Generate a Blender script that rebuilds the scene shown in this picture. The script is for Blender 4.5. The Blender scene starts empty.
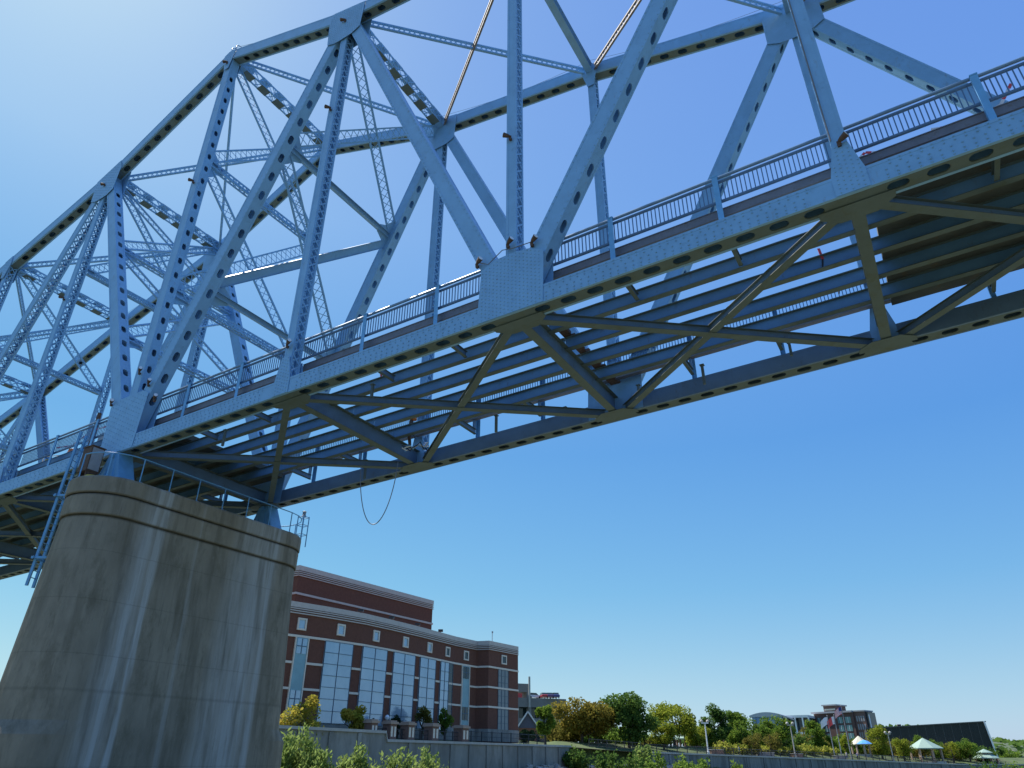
import bpy, math, random
from mathutils import Vector as V, Matrix
random.seed(7)
R_ = math.radians
S = bpy.context.scene
COL = S.collection

# ------------------------------------------------------------------ camera
EYE = V((0, 0, 3.0)); PITCH = 0.49265; ROLL = 0.001736; FPX = 702.17
_c, _s = math.cos(ROLL), math.sin(ROLL)
_R0, _F, _U0 = V((1, 0, 0)), V((0, math.cos(PITCH), math.sin(PITCH))), V((0, -math.sin(PITCH), math.cos(PITCH)))
_R, _U = _c*_R0 + _s*_U0, -_s*_R0 + _c*_U0
cd = bpy.data.cameras.new('camera'); cam = bpy.data.objects.new('camera', cd); COL.objects.link(cam)
cd.sensor_width = 36; cd.lens = 36*FPX/1024; cd.clip_start = .1; cd.clip_end = 20000
cam.matrix_world = Matrix(((_R.x, _U.x, -_F.x, EYE.x), (_R.y, _U.y, -_F.y, EYE.y), (_R.z, _U.z, -_F.z, EYE.z), (0, 0, 0, 1)))
S.camera = cam

# ------------------------------------------------------------------ sky, sun, exposure
SUN_AZ, SUN_EL = R_(-52), R_(57)           # azimuth from +Y, negative to the west (picture's left)
w = bpy.data.worlds.new('World'); S.world = w; w.use_nodes = True
nt = w.node_tree; bg = nt.nodes['Background']
sky = nt.nodes.new('ShaderNodeTexSky'); sky.sky_type = 'NISHITA'; sky.sun_disc = False
sky.sun_elevation = SUN_EL; sky.sun_rotation = SUN_AZ
sky.air_density = 1.0; sky.dust_density = 0.6; sky.ozone_density = 2.2; sky.altitude = 0
SKY = 0.13; GAIN = .1970
sp = nt.nodes.new('ShaderNodeSeparateColor'); cb = nt.nodes.new('ShaderNodeCombineColor'); nt.links.new(sky.outputs[0], sp.inputs[0])
for i, (c_, p_) in enumerate(((.2945, .648), (.61*.91, .55), (.82*.98, .12))):     # photograph's flat, saturated blue rendering of a clear sky
    m1 = nt.nodes.new('ShaderNodeMath'); m1.operation = 'MULTIPLY'; m1.inputs[1].default_value = GAIN; nt.links.new(sp.outputs[i], m1.inputs[0])
    m2 = nt.nodes.new('ShaderNodeMath'); m2.operation = 'POWER'; m2.inputs[1].default_value = p_; nt.links.new(m1.outputs[0], m2.inputs[0])
    m3 = nt.nodes.new('ShaderNodeMath'); m3.operation = 'MULTIPLY'; m3.inputs[1].default_value = c_/GAIN; nt.links.new(m2.outputs[0], m3.inputs[0])
    nt.links.new(m3.outputs[0], cb.inputs[i])
gtc = nt.nodes.new('ShaderNodeTexCoord'); gsx = nt.nodes.new('ShaderNodeSeparateXYZ'); nt.links.new(gtc.outputs['Generated'], gsx.inputs[0])
rmp = nt.nodes.new('ShaderNodeValToRGB'); nt.links.new(gsx.outputs[2], rmp.inputs[0]); els = rmp.color_ramp.elements
for i, (p_, c_) in enumerate(((0, (1.75, 1.17, 1.02)), (.09, (1.5, 1.10, 1.0)), (.2, (1.08, 1.02, 1.0)), (.38, (.84, .90, .98)), (.5, (1.06, .98, 1.01)), (.64, (1.42, 1.10, 1.05)), (.8, (1.43, 1.06, 1.04)))):
    e_ = els[i] if i < 2 else els.new(p_); e_.position = p_; e_.color = (*(v/2 for v in c_), 1)
gm = nt.nodes.new('ShaderNodeMix'); gm.data_type = 'RGBA'; gm.blend_type = 'MULTIPLY'; gm.inputs[0].default_value = 1; nt.links.new(cb.outputs[0], gm.inputs[6]); nt.links.new(rmp.outputs[0], gm.inputs[7])
gs = nt.nodes.new('ShaderNodeVectorMath'); gs.operation = 'SCALE'; gs.inputs[3].default_value = 2.0; nt.links.new(gm.outputs[2], gs.inputs[0])
nt.links.new(gs.outputs[0], bg.inputs[0]); bg.inputs[1].default_value = SKY
sd = bpy.data.lights.new('sun', 'SUN'); sun = bpy.data.objects.new('sun', sd); COL.objects.link(sun)
sd.energy = 5.0; sd.angle = R_(.53); sd.color = (1, .95, .87)
dsun = V((math.sin(SUN_AZ)*math.cos(SUN_EL), math.cos(SUN_AZ)*math.cos(SUN_EL), math.sin(SUN_EL)))
sun.rotation_euler = dsun.to_track_quat('Z', 'Y').to_euler()
vs = S.view_settings; vs.view_transform = 'Standard'; vs.look = 'None'; vs.exposure = 0.6; vs.gamma = 1
S.render.resolution_x, S.render.resolution_y = 1024, 768

# ------------------------------------------------------------------ helpers
def ray(px, py): return _F + _R*((px-512)/FPX) - _U*((py-384)/FPX)
def at(px, py, Y):                           # the point seen at a pixel, Y metres ahead
    d = ray(px, py); return EYE + d*(Y/d.y)
def tag(o, label=None, cat=None, group=None, kind=None):
    if label: o['label'] = label
    if cat: o['category'] = cat
    if group: o['group'] = group
    if kind: o['kind'] = kind
    return o
def empty(name, loc=(0, 0, 0), rz=0, label=None, cat=None, group=None):
    o = bpy.data.objects.new(name, None); COL.objects.link(o); o.location = loc; o.rotation_euler = (0, 0, rz); o.empty_display_size = .2
    return tag(o, label, cat, group)

class MB:
    def __init__(s): s.v = []; s.f = []; s.mi = []
    def add(s, vs, fs, mi=0):
        n = len(s.v); s.v += [tuple(x) for x in vs]; s.f += [tuple(i+n for i in f) for f in fs]; s.mi += [mi]*len(fs)
    def hexa(s, p, mi=0):                    # 8 points: bottom ring, top ring
        s.add(p, [(3, 2, 1, 0), (4, 5, 6, 7), (0, 1, 5, 4), (1, 2, 6, 5), (2, 3, 7, 6), (3, 0, 4, 7)], mi)
    def box(s, x0, x1, y0, y1, z0, z1, mi=0):
        s.hexa([(x0, y0, z0), (x1, y0, z0), (x1, y1, z0), (x0, y1, z0), (x0, y0, z1), (x1, y0, z1), (x1, y1, z1), (x0, y1, z1)], mi)
    def bar(s, a, b, u, wu, wv, mi=0):       # box along a-b, width wu along u, wv across
        a, b, u = V(a), V(b), V(u); e = (b-a).normalized(); u = (u-e*u.dot(e)).normalized(); v = e.cross(u)
        u = u*wu/2; v = v*wv/2
        s.hexa([a-u-v, a+u-v, a+u+v, a-u+v, b-u-v, b+u-v, b+u+v, b-u+v], mi)
    def tube(s, pts, r, n=6, mi=0, cap=True):
        pts = [V(p) for p in pts]; rr = r if isinstance(r, (list, tuple)) else [r]*len(pts); base = len(s.v); vs = []; fs = []
        up = None
        for i, p in enumerate(pts):
            e = (pts[min(i+1, len(pts)-1)]-pts[max(i-1, 0)]).normalized()
            if up is None: up = V((0, 0, 1)) if abs(e.z) < .9 else V((1, 0, 0))
            a = (up-e*up.dot(e)).normalized(); up = a; b = e.cross(a)
            for k in range(n):
                t = 2*math.pi*k/n; vs.append(p+(a*math.cos(t)+b*math.sin(t))*rr[i])
        for i in range(len(pts)-1):
            for k in range(n): fs.append((i*n+k, i*n+(k+1) % n, (i+1)*n+(k+1) % n, (i+1)*n+k))
        if cap: fs.append(tuple(reversed(range(n)))); fs.append(tuple((len(pts)-1)*n+k for k in range(n)))
        s.add(vs, fs, mi)
    def lathe(s, prof, n=16, c=(0, 0, 0), mi=0):
        vs = [(c[0]+r*math.cos(2*math.pi*k/n), c[1]+r*math.sin(2*math.pi*k/n), c[2]+z) for r, z in prof for k in range(n)]
        fs = [(i*n+k, i*n+(k+1) % n, (i+1)*n+(k+1) % n, (i+1)*n+k) for i in range(len(prof)-1) for k in range(n)]
        fs += [tuple(reversed(range(n))), tuple((len(prof)-1)*n+k for k in range(n))]
        s.add(vs, fs, mi)
    def prism(s, poly, off, mi=0):           # extrude a planar polygon
        n = len(poly); off = V(off); a = [V(p) for p in poly]; b = [p+off for p in a]
        s.add(a+b, [tuple(reversed(range(n))), tuple(range(n, 2*n))]+[(i, (i+1) % n, n+(i+1) % n, n+i) for i in range(n)], mi)
    def build(s, name, mats, parent=None, smooth=False, fn=None):
        if fn: s.v = [fn(p) for p in s.v]
        me = bpy.data.meshes.new(name); me.from_pydata([tuple(x) for x in s.v], [], s.f)
        if not isinstance(mats, (list, tuple)): mats = [mats]
        for m in mats: me.materials.append(m)
        me.polygons.foreach_set('material_index', s.mi)
        if smooth: me.polygons.foreach_set('use_smooth', [True]*len(s.f))
        me.update(); o = bpy.data.objects.new(name, me); COL.objects.link(o)
        if parent: o.parent = parent
        return o

# ------------------------------------------------------------------ materials
def mat(name, col, rough=.6, metal=0, var=0, vscale=2.0, bump=0, bscale=30, col2=None, thr=(.45, .62), stretch=(1, 1, 1), spec=.5):
    m = bpy.data.materials.new(name); m.use_nodes = True; t = m.node_tree; N, Lk = t.nodes, t.links
    b = N['Principled BSDF']; b.inputs['Roughness'].default_value = rough; b.inputs['Metallic'].default_value = metal
    b.inputs['Specular IOR Level'].default_value = spec
    b.inputs['Base Color'].default_value = (*col, 1)
    tc = N.new('ShaderNodeTexCoord'); mp = N.new('ShaderNodeMapping'); mp.inputs['Scale'].default_value = stretch
    Lk.new(tc.outputs['Object'], mp.inputs[0])
    out = None
    if var:
        n = N.new('ShaderNodeTexNoise'); n.inputs['Scale'].default_value = vscale; n.inputs['Detail'].default_value = 6; n.inputs['Roughness'].default_value = .65
        Lk.new(mp.outputs[0], n.inputs[0])
        r = N.new('ShaderNodeMapRange'); r.inputs['From Min'].default_value = .3; r.inputs['From Max'].default_value = .7
        r.inputs['To Min'].default_value = 1-var; r.inputs['To Max'].default_value = 1+var
        Lk.new(n.outputs[0], r.inputs[0])
        mx = N.new('ShaderNodeMix'); mx.data_type = 'RGBA'; mx.blend_type = 'MULTIPLY'; mx.inputs[0].default_value = 1
        mx.inputs[6].default_value = (*col, 1); Lk.new(r.outputs[0], mx.inputs[7]); out = mx.outputs[2]
    if col2:
        n2 = N.new('ShaderNodeTexNoise'); n2.inputs['Scale'].default_value = vscale*1.7; n2.inputs['Detail'].default_value = 8; n2.inputs['Roughness'].default_value = .7
        Lk.new(mp.outputs[0], n2.inputs[0])
        rr = N.new('ShaderNodeMapRange'); rr.inputs['From Min'].default_value = thr[0]; rr.inputs['From Max'].default_value = thr[1]
        Lk.new(n2.outputs[0], rr.inputs[0])
        m2 = N.new('ShaderNodeMix'); m2.data_type = 'RGBA'; Lk.new(rr.outputs[0], m2.inputs[0])
        if out: Lk.new(out, m2.inputs[6])
        else: m2.inputs[6].default_value = (*col, 1)
        m2.inputs[7].default_value = (*col2, 1); out = m2.outputs[2]
    if out: Lk.new(out, b.inputs['Base Color'])
    if bump:
        n3 = N.new('ShaderNodeTexNoise'); n3.inputs['Scale'].default_value = bscale; n3.inputs['Detail'].default_value = 5
        Lk.new(mp.outputs[0], n3.inputs[0])
        bp = N.new('ShaderNodeBump'); bp.inputs['Strength'].default_value = bump; bp.inputs['Distance'].default_value = .02
        Lk.new(n3.outputs[0], bp.inputs['Height']); Lk.new(bp.outputs[0], b.inputs['Normal'])
    return m

def layer(m, scale, stretch, lo, hi, col, amt=1.0, seed=0):
    """another coat of wear over a material: patches of colour where a noise runs high"""
    t = m.node_tree; N, Lk = t.nodes, t.links; b = N['Principled BSDF']; k = b.inputs['Base Color']; src = k.links[0].from_socket if k.links else None
    tc = N.new('ShaderNodeTexCoord'); mp = N.new('ShaderNodeMapping'); mp.inputs['Scale'].default_value = stretch; mp.inputs['Location'].default_value = (seed*3.1, seed*1.7, seed)
    Lk.new(tc.outputs['Object'], mp.inputs[0]); n = N.new('ShaderNodeTexNoise'); n.inputs['Scale'].default_value = scale; n.inputs['Detail'].default_value = 9; n.inputs['Roughness'].default_value = .7; Lk.new(mp.outputs[0], n.inputs[0])
    r = N.new('ShaderNodeMapRange'); r.inputs['From Min'].default_value = lo; r.inputs['From Max'].default_value = hi; r.inputs['To Max'].default_value = amt; Lk.new(n.outputs[0], r.inputs[0])
    mx = N.new('ShaderNodeMix'); mx.data_type = 'RGBA'; Lk.new(r.outputs[0], mx.inputs[0]); mx.inputs[7].default_value = (*col, 1)
    if src: Lk.new(src, mx.inputs[6])
    else: mx.inputs[6].default_value = k.default_value[:]
    Lk.new(mx.outputs[2], k); return m

def leafmat(name, c1, c2, transl=.35):
    m = bpy.data.materials.new(name); m.use_nodes = True; t = m.node_tree; N, Lk = t.nodes, t.links
    for n in list(N): N.remove(n)
    o = N.new('ShaderNodeOutputMaterial'); d = N.new('ShaderNodeBsdfDiffuse'); tr = N.new('ShaderNodeBsdfTranslucent'); mx = N.new('ShaderNodeMixShader')
    mx.inputs[0].default_value = transl
    tc = N.new('ShaderNodeTexCoord'); n = N.new('ShaderNodeTexNoise'); n.inputs['Scale'].default_value = .9; n.inputs['Detail'].default_value = 4
    Lk.new(tc.outputs['Object'], n.inputs[0])
    r = N.new('ShaderNodeMapRange'); r.inputs['From Min'].default_value = .35; r.inputs['From Max'].default_value = .65; Lk.new(n.outputs[0], r.inputs[0])
    c = N.new('ShaderNodeMix'); c.data_type = 'RGBA'; c.inputs[6].default_value = (*c1, 1); c.inputs[7].default_value = (*c2, 1); Lk.new(r.outputs[0], c.inputs[0])
    Lk.new(c.outputs[2], d.inputs[0]); Lk.new(c.outputs[2], tr.inputs[0])
    Lk.new(d.outputs[0], mx.inputs[1]); Lk.new(tr.outputs[0], mx.inputs[2]); Lk.new(mx.outputs[0], o.inputs[0])
    return m

BLUE = (.205, .40, .63)
M_steel = mat('blue bridge paint', BLUE, .42, 0, .10, 1.3, .15, 14, (.13, .26, .40), (.58, .8))
M_deck_steel = mat('shaded weathered blue paint', (.115, .245, .43), .5, 0, .12, .9, .2, 14, (.10, .15, .19), (.62, .85))  # stringer paint; shade between the beams put into its darker base colour
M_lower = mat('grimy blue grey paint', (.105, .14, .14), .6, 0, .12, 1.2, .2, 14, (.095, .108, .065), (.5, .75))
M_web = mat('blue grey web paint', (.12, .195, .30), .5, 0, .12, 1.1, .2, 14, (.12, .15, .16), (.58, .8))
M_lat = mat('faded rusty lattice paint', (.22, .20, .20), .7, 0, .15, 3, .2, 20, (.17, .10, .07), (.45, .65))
M_curb = mat('grey purple steel', (.16, .16, .19), .5, .0, .15, 2, .1, 20, (.13, .105, .09), (.58, .7))
M_rail = mat('blue railing paint', (.075, .15, .27), .4, 0, .1, 2)
M_railtop = mat('worn handrail paint', (.15, .25, .38), .4, .1, .1, 3)
M_rust = mat('rusty brown metal', (.10, .06, .045), .8, .1, .3, 8, .3, 40, (.19, .10, .055), (.52, .7))
M_slab = mat('dark stained deck concrete', (.09, .095, .085), .9, 0, .3, .8, .4, 6, (.14, .10, .055), (.55, .7))
M_edge = mat('broken deck edge', (.30, .25, .18), .9, 0, .4, 3, .6, 12, (.08, .06, .05), (.45, .6))
M_bearing = mat('bearing paint', (.14, .36, .62), .45, 0, .12, 3, .1, 20)
M_glassball = mat('lamp glass', (.75, .77, .8), .2)
M_redtape = mat('red flagging tape', (.75, .07, .07), .5)
M_white = mat('white paint', (.8, .8, .8), .5, 0, .05, 3)
M_black = mat('black cable', (.02, .02, .022), .5)
M_cable = mat('grey cable', (.16, .16, .17), .5)
M_grey = mat('grey enamel metal', (.3, .31, .33), .5, 0, .12, 5)
M_yellow = mat('yellow machine paint', (.62, .45, .06), .5, 0, .15, 4)
M_orange = mat('orange plastic', (.7, .2, .04), .5)

layer(M_steel, 3.5, (1, 1, .35), .60, .72, (.20, .17, .14), .55, 1); layer(M_steel, 7, (1, 1, 1), .66, .70, (.19, .09, .05), .75, 2); layer(M_steel, .5, (1, 1, 1), .5, .68, (.20, .40, .62), .4, 3)
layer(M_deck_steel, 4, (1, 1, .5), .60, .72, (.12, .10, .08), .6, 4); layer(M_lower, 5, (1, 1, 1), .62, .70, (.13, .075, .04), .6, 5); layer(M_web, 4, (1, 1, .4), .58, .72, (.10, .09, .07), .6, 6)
# ------------------------------------------------------------------ bridge
AL = 1.0391894; W = 9.574; PL = 11.0; GR = .02608
NODE2 = V((-10.25999*math.sin(AL)+17.56187*math.cos(AL), 10.25999*math.cos(AL)+17.56187*math.sin(AL), 13.63683))
SX = V((math.sin(AL), -math.cos(AL), 0)); TX = V((math.cos(AL), math.sin(AL), 0))
ROOT = EYE+NODE2-SX*(2*PL)-V((0, 0, GR*2*PL))           # under the near pier panel point
BRZ = math.atan2(SX.y, SX.x)
bridge = empty('truss_bridge', ROOT, BRZ, 'light blue riveted steel cantilever truss bridge with its deck half removed', 'bridge')
def grade(p): return (p[0], p[1], p[2]+GR*p[0])
def B(mb, name, m=None, parent=None, smooth=False): return mb.build(name, m or M_steel, parent or bridge, smooth, grade)
TN, TF = .08, W-.26
K0, K1 = -7, 6
HT = {-7: 12.6, -6: 12.0, -5: 12.4, -4: 14.0, -3: 16.9, -2: 20.6, -1: 23.7, 0: 28.9, 1: 24.7, 2: 22.8, 3: 19.9, 4: 18.6, 5: 17.8, 6: 17.4}
ZB = .26
def bn(k, t): return V((k*PL, t, ZB))
def tn(k, t): return V((k*PL, t, HT[k]))

def frame_axes(a, b, tv):
    e = (b-a).normalized(); tt = (tv-e*tv.dot(e)).normalized(); return e, tt, e.cross(tt)
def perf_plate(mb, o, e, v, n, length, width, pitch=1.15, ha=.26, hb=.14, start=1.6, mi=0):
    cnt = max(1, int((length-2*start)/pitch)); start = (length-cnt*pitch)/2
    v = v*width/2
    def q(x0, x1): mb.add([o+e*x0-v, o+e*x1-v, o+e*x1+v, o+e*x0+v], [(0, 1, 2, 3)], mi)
    q(0, start); q(length-start, length)
    vn = v.normalized(); NN = 16
    for i in range(cnt):
        c = o+e*(start+(i+.5)*pitch); hp = pitch/2; hw = width/2; outer = []; inner = []
        for k in range(NN):
            a = 2*math.pi*(k+.5)/NN; ca, sa = math.cos(a), math.sin(a)
            sc = 1/max(abs(ca), abs(sa)); outer.append(c+e*(ca*sc*hp)+vn*(sa*sc*hw))
            # stadium-shaped hole
            x = ca*hb + (ha-hb)*(1 if ca > 0 else -1); inner.append(c+e*x+vn*(sa*hb))
        deep = [p-n*.05 for p in inner]
        fs = [(k, (k+1) % NN, NN+(k+1) % NN, NN+k) for k in range(NN)]+[(NN+k, NN+(k+1) % NN, 2*NN+(k+1) % NN, 2*NN+k) for k in range(NN)]
        # corners between neighbouring outer samples
        mb.add(outer+inner+deep, fs, mi)
        cor = [c+e*(sx*hp)+vn*(sy*hw) for sx, sy in ((1, 1), (-1, 1), (-1, -1), (1, -1))]
        for j, idx in enumerate(((1, 2), (5, 6), (9, 10), (13, 14))):
            mb.add([outer[idx[0]], cor[j], outer[idx[1]]], [(0, 1, 2)], mi)
def lacing(mb, o, e, v, n, length, width, pitch=None, bw=.07, double=True, start=.3):
    pitch = pitch or width*.95; cnt = max(1, round((length-2*start)/pitch)); p = (length-2*start)/cnt
    for i in range(cnt):
        a = o+e*(start+i*p); b = o+e*(start+(i+1)*p)
        s = 1 if i % 2 == 0 else -1
        mb.bar(a-v*(s*width/2), b+v*(s*width/2), v, bw, .012)
        if double: mb.bar(a+v*(s*width/2)+n*.016, b-v*(s*width/2)+n*.016, v, bw, .012)
def member(mb, a, b, wm, wt, faces, tv=V((0, 1, 0)), ang=.1, pitch=1.15, hb=.14, start=1.6, pmi=0):
    a, b = V(a), V(b); e, t, m = frame_axes(a, b, tv); Ln = (b-a).length
    for (sm, st) in ((1, 1), (1, -1), (-1, 1), (-1, -1)):         # corner angles
        c = m*(sm*(wm/2-ang/2+.008))+t*(st*(wt/2-ang/2+.008)); mb.bar(a+c, b+c, t, ang, ang)
    if 'perf' in faces.values():
        for q in (a+e*.02, b-e*.02): mb.add([q-m*(wm/2-.03)-t*(wt/2-.03), q+m*(wm/2-.03)-t*(wt/2-.03), q+m*(wm/2-.03)+t*(wt/2-.03), q-m*(wm/2-.03)+t*(wt/2-.03)], [(0, 1, 2, 3)])
    for key, kind in faces.items():
        ax, sg = (m, 1 if key[0] == '+' else -1) if key[1] == 'm' else (t, 1 if key[0] == '+' else -1)
        wd, of = (wt, wm/2) if key[1] == 'm' else (wm, wt/2)
        n = ax*sg; v = t if key[1] == 'm' else m
        if kind == 'solid': mb.bar(a+n*(of-.008), b+n*(of-.008), v, wd-.03, .016)
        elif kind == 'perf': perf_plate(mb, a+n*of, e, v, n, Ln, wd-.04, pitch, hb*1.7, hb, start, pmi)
        elif kind == 'lace': lacing(mb, a+n*(of-.02), e, v, n, Ln, wd-ang*.8)
        elif kind == 'zig': lacing(mb, a+n*(of-.02), e, v, n, Ln, wd-ang*.8, double=False)
RV = [(math.cos(math.pi*k/3), math.sin(math.pi*k/3)) for k in range(6)]
def rivet(mb, p, u, v, n, r=.031, h=.024):
    base = [p+(u*c+v*s)*r for c, s in RV]; top = [p+(u*c+v*s)*r*.55+n*h for c, s in RV]
    mb.add(base+top, [(k, (k+1) % 6, 6+(k+1) % 6, 6+k) for k in range(6)]+[tuple(range(6, 12))])
def rivet_rows(mb, a, b, tv, wm, wt, side, offs, pitch=.22, trim=1.0):
    a, b = V(a), V(b); e, t, m = frame_axes(a, b, tv); Ln = (b-a).length; n = t*side
    k = int((Ln-2*trim)/pitch)
    for of in offs:
        for i in range(k): rivet(mb, a+e*(trim+i*pitch+(.5*pitch if of > 0 else 0))+m*of+n*(wt/2+.009), e, m, n)

solid_t = {'+t': 'solid', '-t': 'solid'}
PERF = dict(solid_t, **{'+m': 'perf', '-m': 'perf'}); LACE = dict(solid_t, **{'+m': 'lace', '-m': 'lace'})
near = lambda t: t < W/2
for t in (TN, TF):
    nr = near(t)
    for k in range(K0, K1):
        mb = MB(); a, b = bn(k, t), bn(k+1, t)
        a = a+V((.0, 0, 0))
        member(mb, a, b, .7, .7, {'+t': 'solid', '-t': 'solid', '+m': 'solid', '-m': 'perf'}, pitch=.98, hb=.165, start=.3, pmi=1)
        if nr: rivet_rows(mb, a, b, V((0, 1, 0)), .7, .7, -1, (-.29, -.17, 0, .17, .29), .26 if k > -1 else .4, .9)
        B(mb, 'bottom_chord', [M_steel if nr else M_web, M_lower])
        mb = MB(); a, b = tn(k, t), tn(k+1, t)
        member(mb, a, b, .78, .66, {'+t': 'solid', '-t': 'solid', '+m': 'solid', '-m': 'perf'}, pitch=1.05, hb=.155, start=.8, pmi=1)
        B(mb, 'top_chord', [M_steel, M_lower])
        # diagonals
        lo, hi = (k, k+1) if k % 2 == 0 else (k+1, k)
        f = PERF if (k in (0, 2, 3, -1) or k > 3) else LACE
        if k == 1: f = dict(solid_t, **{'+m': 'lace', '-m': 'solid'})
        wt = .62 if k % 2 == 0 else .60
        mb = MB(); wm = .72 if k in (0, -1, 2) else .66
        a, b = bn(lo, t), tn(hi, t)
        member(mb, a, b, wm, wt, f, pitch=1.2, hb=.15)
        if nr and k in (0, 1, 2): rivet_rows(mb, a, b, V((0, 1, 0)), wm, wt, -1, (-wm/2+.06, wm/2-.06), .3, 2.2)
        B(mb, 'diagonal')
    for k in range(K0, K1+1):
        mb = MB()
        if k in (0, -1): member(mb, bn(k, t), tn(k, t), .62 if k == 0 else .5, .56, PERF if k == 0 else LACE, pitch=1.0, hb=.12)
        else: member(mb, bn(k, t), tn(k, t), .42, .56, LACE if k != 3 or not nr else dict(solid_t, **{'+m': 'lace', '-m': 'solid'}))
        B(mb, 'vertical_post')

# gusset plates
def hull2(pts):
    pts = sorted(set((round(x, 4), round(y, 4)) for x, y in pts))
    def half(ps):
        h = []
        for p in ps:
            while len(h) > 1 and (h[-1][0]-h[-2][0])*(p[1]-h[-2][1])-(h[-1][1]-h[-2][1])*(p[0]-h[-2][0]) <= 0: h.pop()
            h.append(p)
        return h
    a, b = half(pts), half(pts[::-1]); return a[:-1]+b[:-1]
def inside(p, poly, mg):
    for i in range(len(poly)):
        a, b = poly[i], poly[(i+1) % len(poly)]; ex, ey = b[0]-a[0], b[1]-a[1]; l = math.hypot(ex, ey)
        if (ex*(p[1]-a[1])-ey*(p[0]-a[0]))/l < mg: return False
    return True
def gusset(k, top):
    c = V((k*PL, 0, HT[k] if top else ZB)); others = []; ch = .78 if top else .7
    has_diag = (k % 2 != 0) if top else (k % 2 == 0)
    for dk in (-1, 1):
        if K0 <= k+dk <= K1:
            others.append((V((k+dk)*PL*V((1, 0, 0)))+V((0, 0, HT[k+dk] if top else ZB)), 1.3 if has_diag else .45, ch-.02))
            if has_diag: others.append((V(((k+dk)*PL, 0, ZB if top else HT[k+dk])), 2.25 if k else 2.9, .62))
    others.append((V((k*PL, 0, ZB if top else HT[k])), 2.2 if has_diag else 1.45, .42))
    pts = []
    for q, l, wd in others:
        e = (q-c).normalized(); n = V((-e.z, 0, e.x))
        for sg in (-1, 1):
            p = c+e*l+n*(sg*wd/2); pts.append((p.x, p.z))
        for sg in (-1, 1):
            p = c+n*(sg*wd/2); pts.append((p.x, p.z))
    return hull2(pts)
for k in range(K0, K1+1):
    for top in (False, True):
        poly = gusset(k, top)
        for t in (TN, TF):
            for sd_ in (-1, 1):
                if t == TF and sd_ == 1: continue
                mb = MB(); hw = .363
                y0 = t+sd_*hw; mb.prism([(x, y0, z) for x, z in poly], (0, sd_*.016, 0))
                if t == TN and sd_ == -1 and -2 <= k <= 4:
                    y1 = y0-.016; n = V((0, -1, 0)); st = .155 if k >= 1 else .24
                    xs = [p[0] for p in poly]; zs = [p[1] for p in poly]
                    x = min(xs); row = 0
                    while x < max(xs):
                        z = min(zs)+(st/2 if row % 2 else 0)
                        while z < max(zs):
                            if inside((x, z), poly, .05): rivet(mb, V((x, y1, z)), V((1, 0, 0)), V((0, 0, 1)), n)
                            z += st
                        x += st; row += 1
                B(mb, 'gusset_plate', M_steel)

# floor beams, stringers, lateral bracing
def ibeam(mb, a, b, h, fw, tf=.03, tw=.02, z0=None):
    a, b = V(a), V(b); up = V((0, 0, 1))
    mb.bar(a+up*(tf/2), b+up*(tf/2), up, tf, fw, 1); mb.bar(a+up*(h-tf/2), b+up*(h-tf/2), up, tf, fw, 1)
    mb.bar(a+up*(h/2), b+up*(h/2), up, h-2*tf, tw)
ST = (2.6, 4.06, 5.52, 6.98)
DECK = lambda k: k >= 3 or k < 0
for k in range(K0, K1+1):
    mb = MB(); x = k*PL
    ibeam(mb, (x, .445, -.08), (x, W-.62, -.08), .80, .36)
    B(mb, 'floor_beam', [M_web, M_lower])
    mb = MB()
    if k < K1:
        for t in ST:
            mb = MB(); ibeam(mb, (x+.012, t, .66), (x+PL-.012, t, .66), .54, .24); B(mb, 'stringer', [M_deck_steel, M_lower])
        # lateral T sections, one 25 mm above the other at the crossing
        for (ta, tb, dz) in ((.5, W-.5, 0), (W-.5, .5, .026)):
            mb = MB(); a = V((x+.35, ta, dz-.095)); b = V((x+PL-.35, tb, dz-.095)); up = V((0, 0, 1))
            mb.bar(a, b, up, .02, .30, 1); mb.bar(a+up*(.02+.15), b+up*(.02+.15), up, .28, .018); mb.bar(a+up*.327, b+up*.327, up, .016, .2, 1)
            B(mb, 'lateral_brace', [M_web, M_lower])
    for t, sg in ((TN, 1), (TF, -1)):
        mb = MB(); t0 = t+sg*.10; z = -.124
        poly = [(x-1.0, t0, z), (x+1.0, t0, z), (x+1.0, t+sg*.40, z), (x+.5, t+sg*.8, z), (x-.5, t+sg*.8, z), (x-1.0, t+sg*.40, z)]
        mb.prism(poly if sg > 0 else poly[::-1], (0, 0, .016)); B(mb, 'connection_plate', M_lower)

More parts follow.
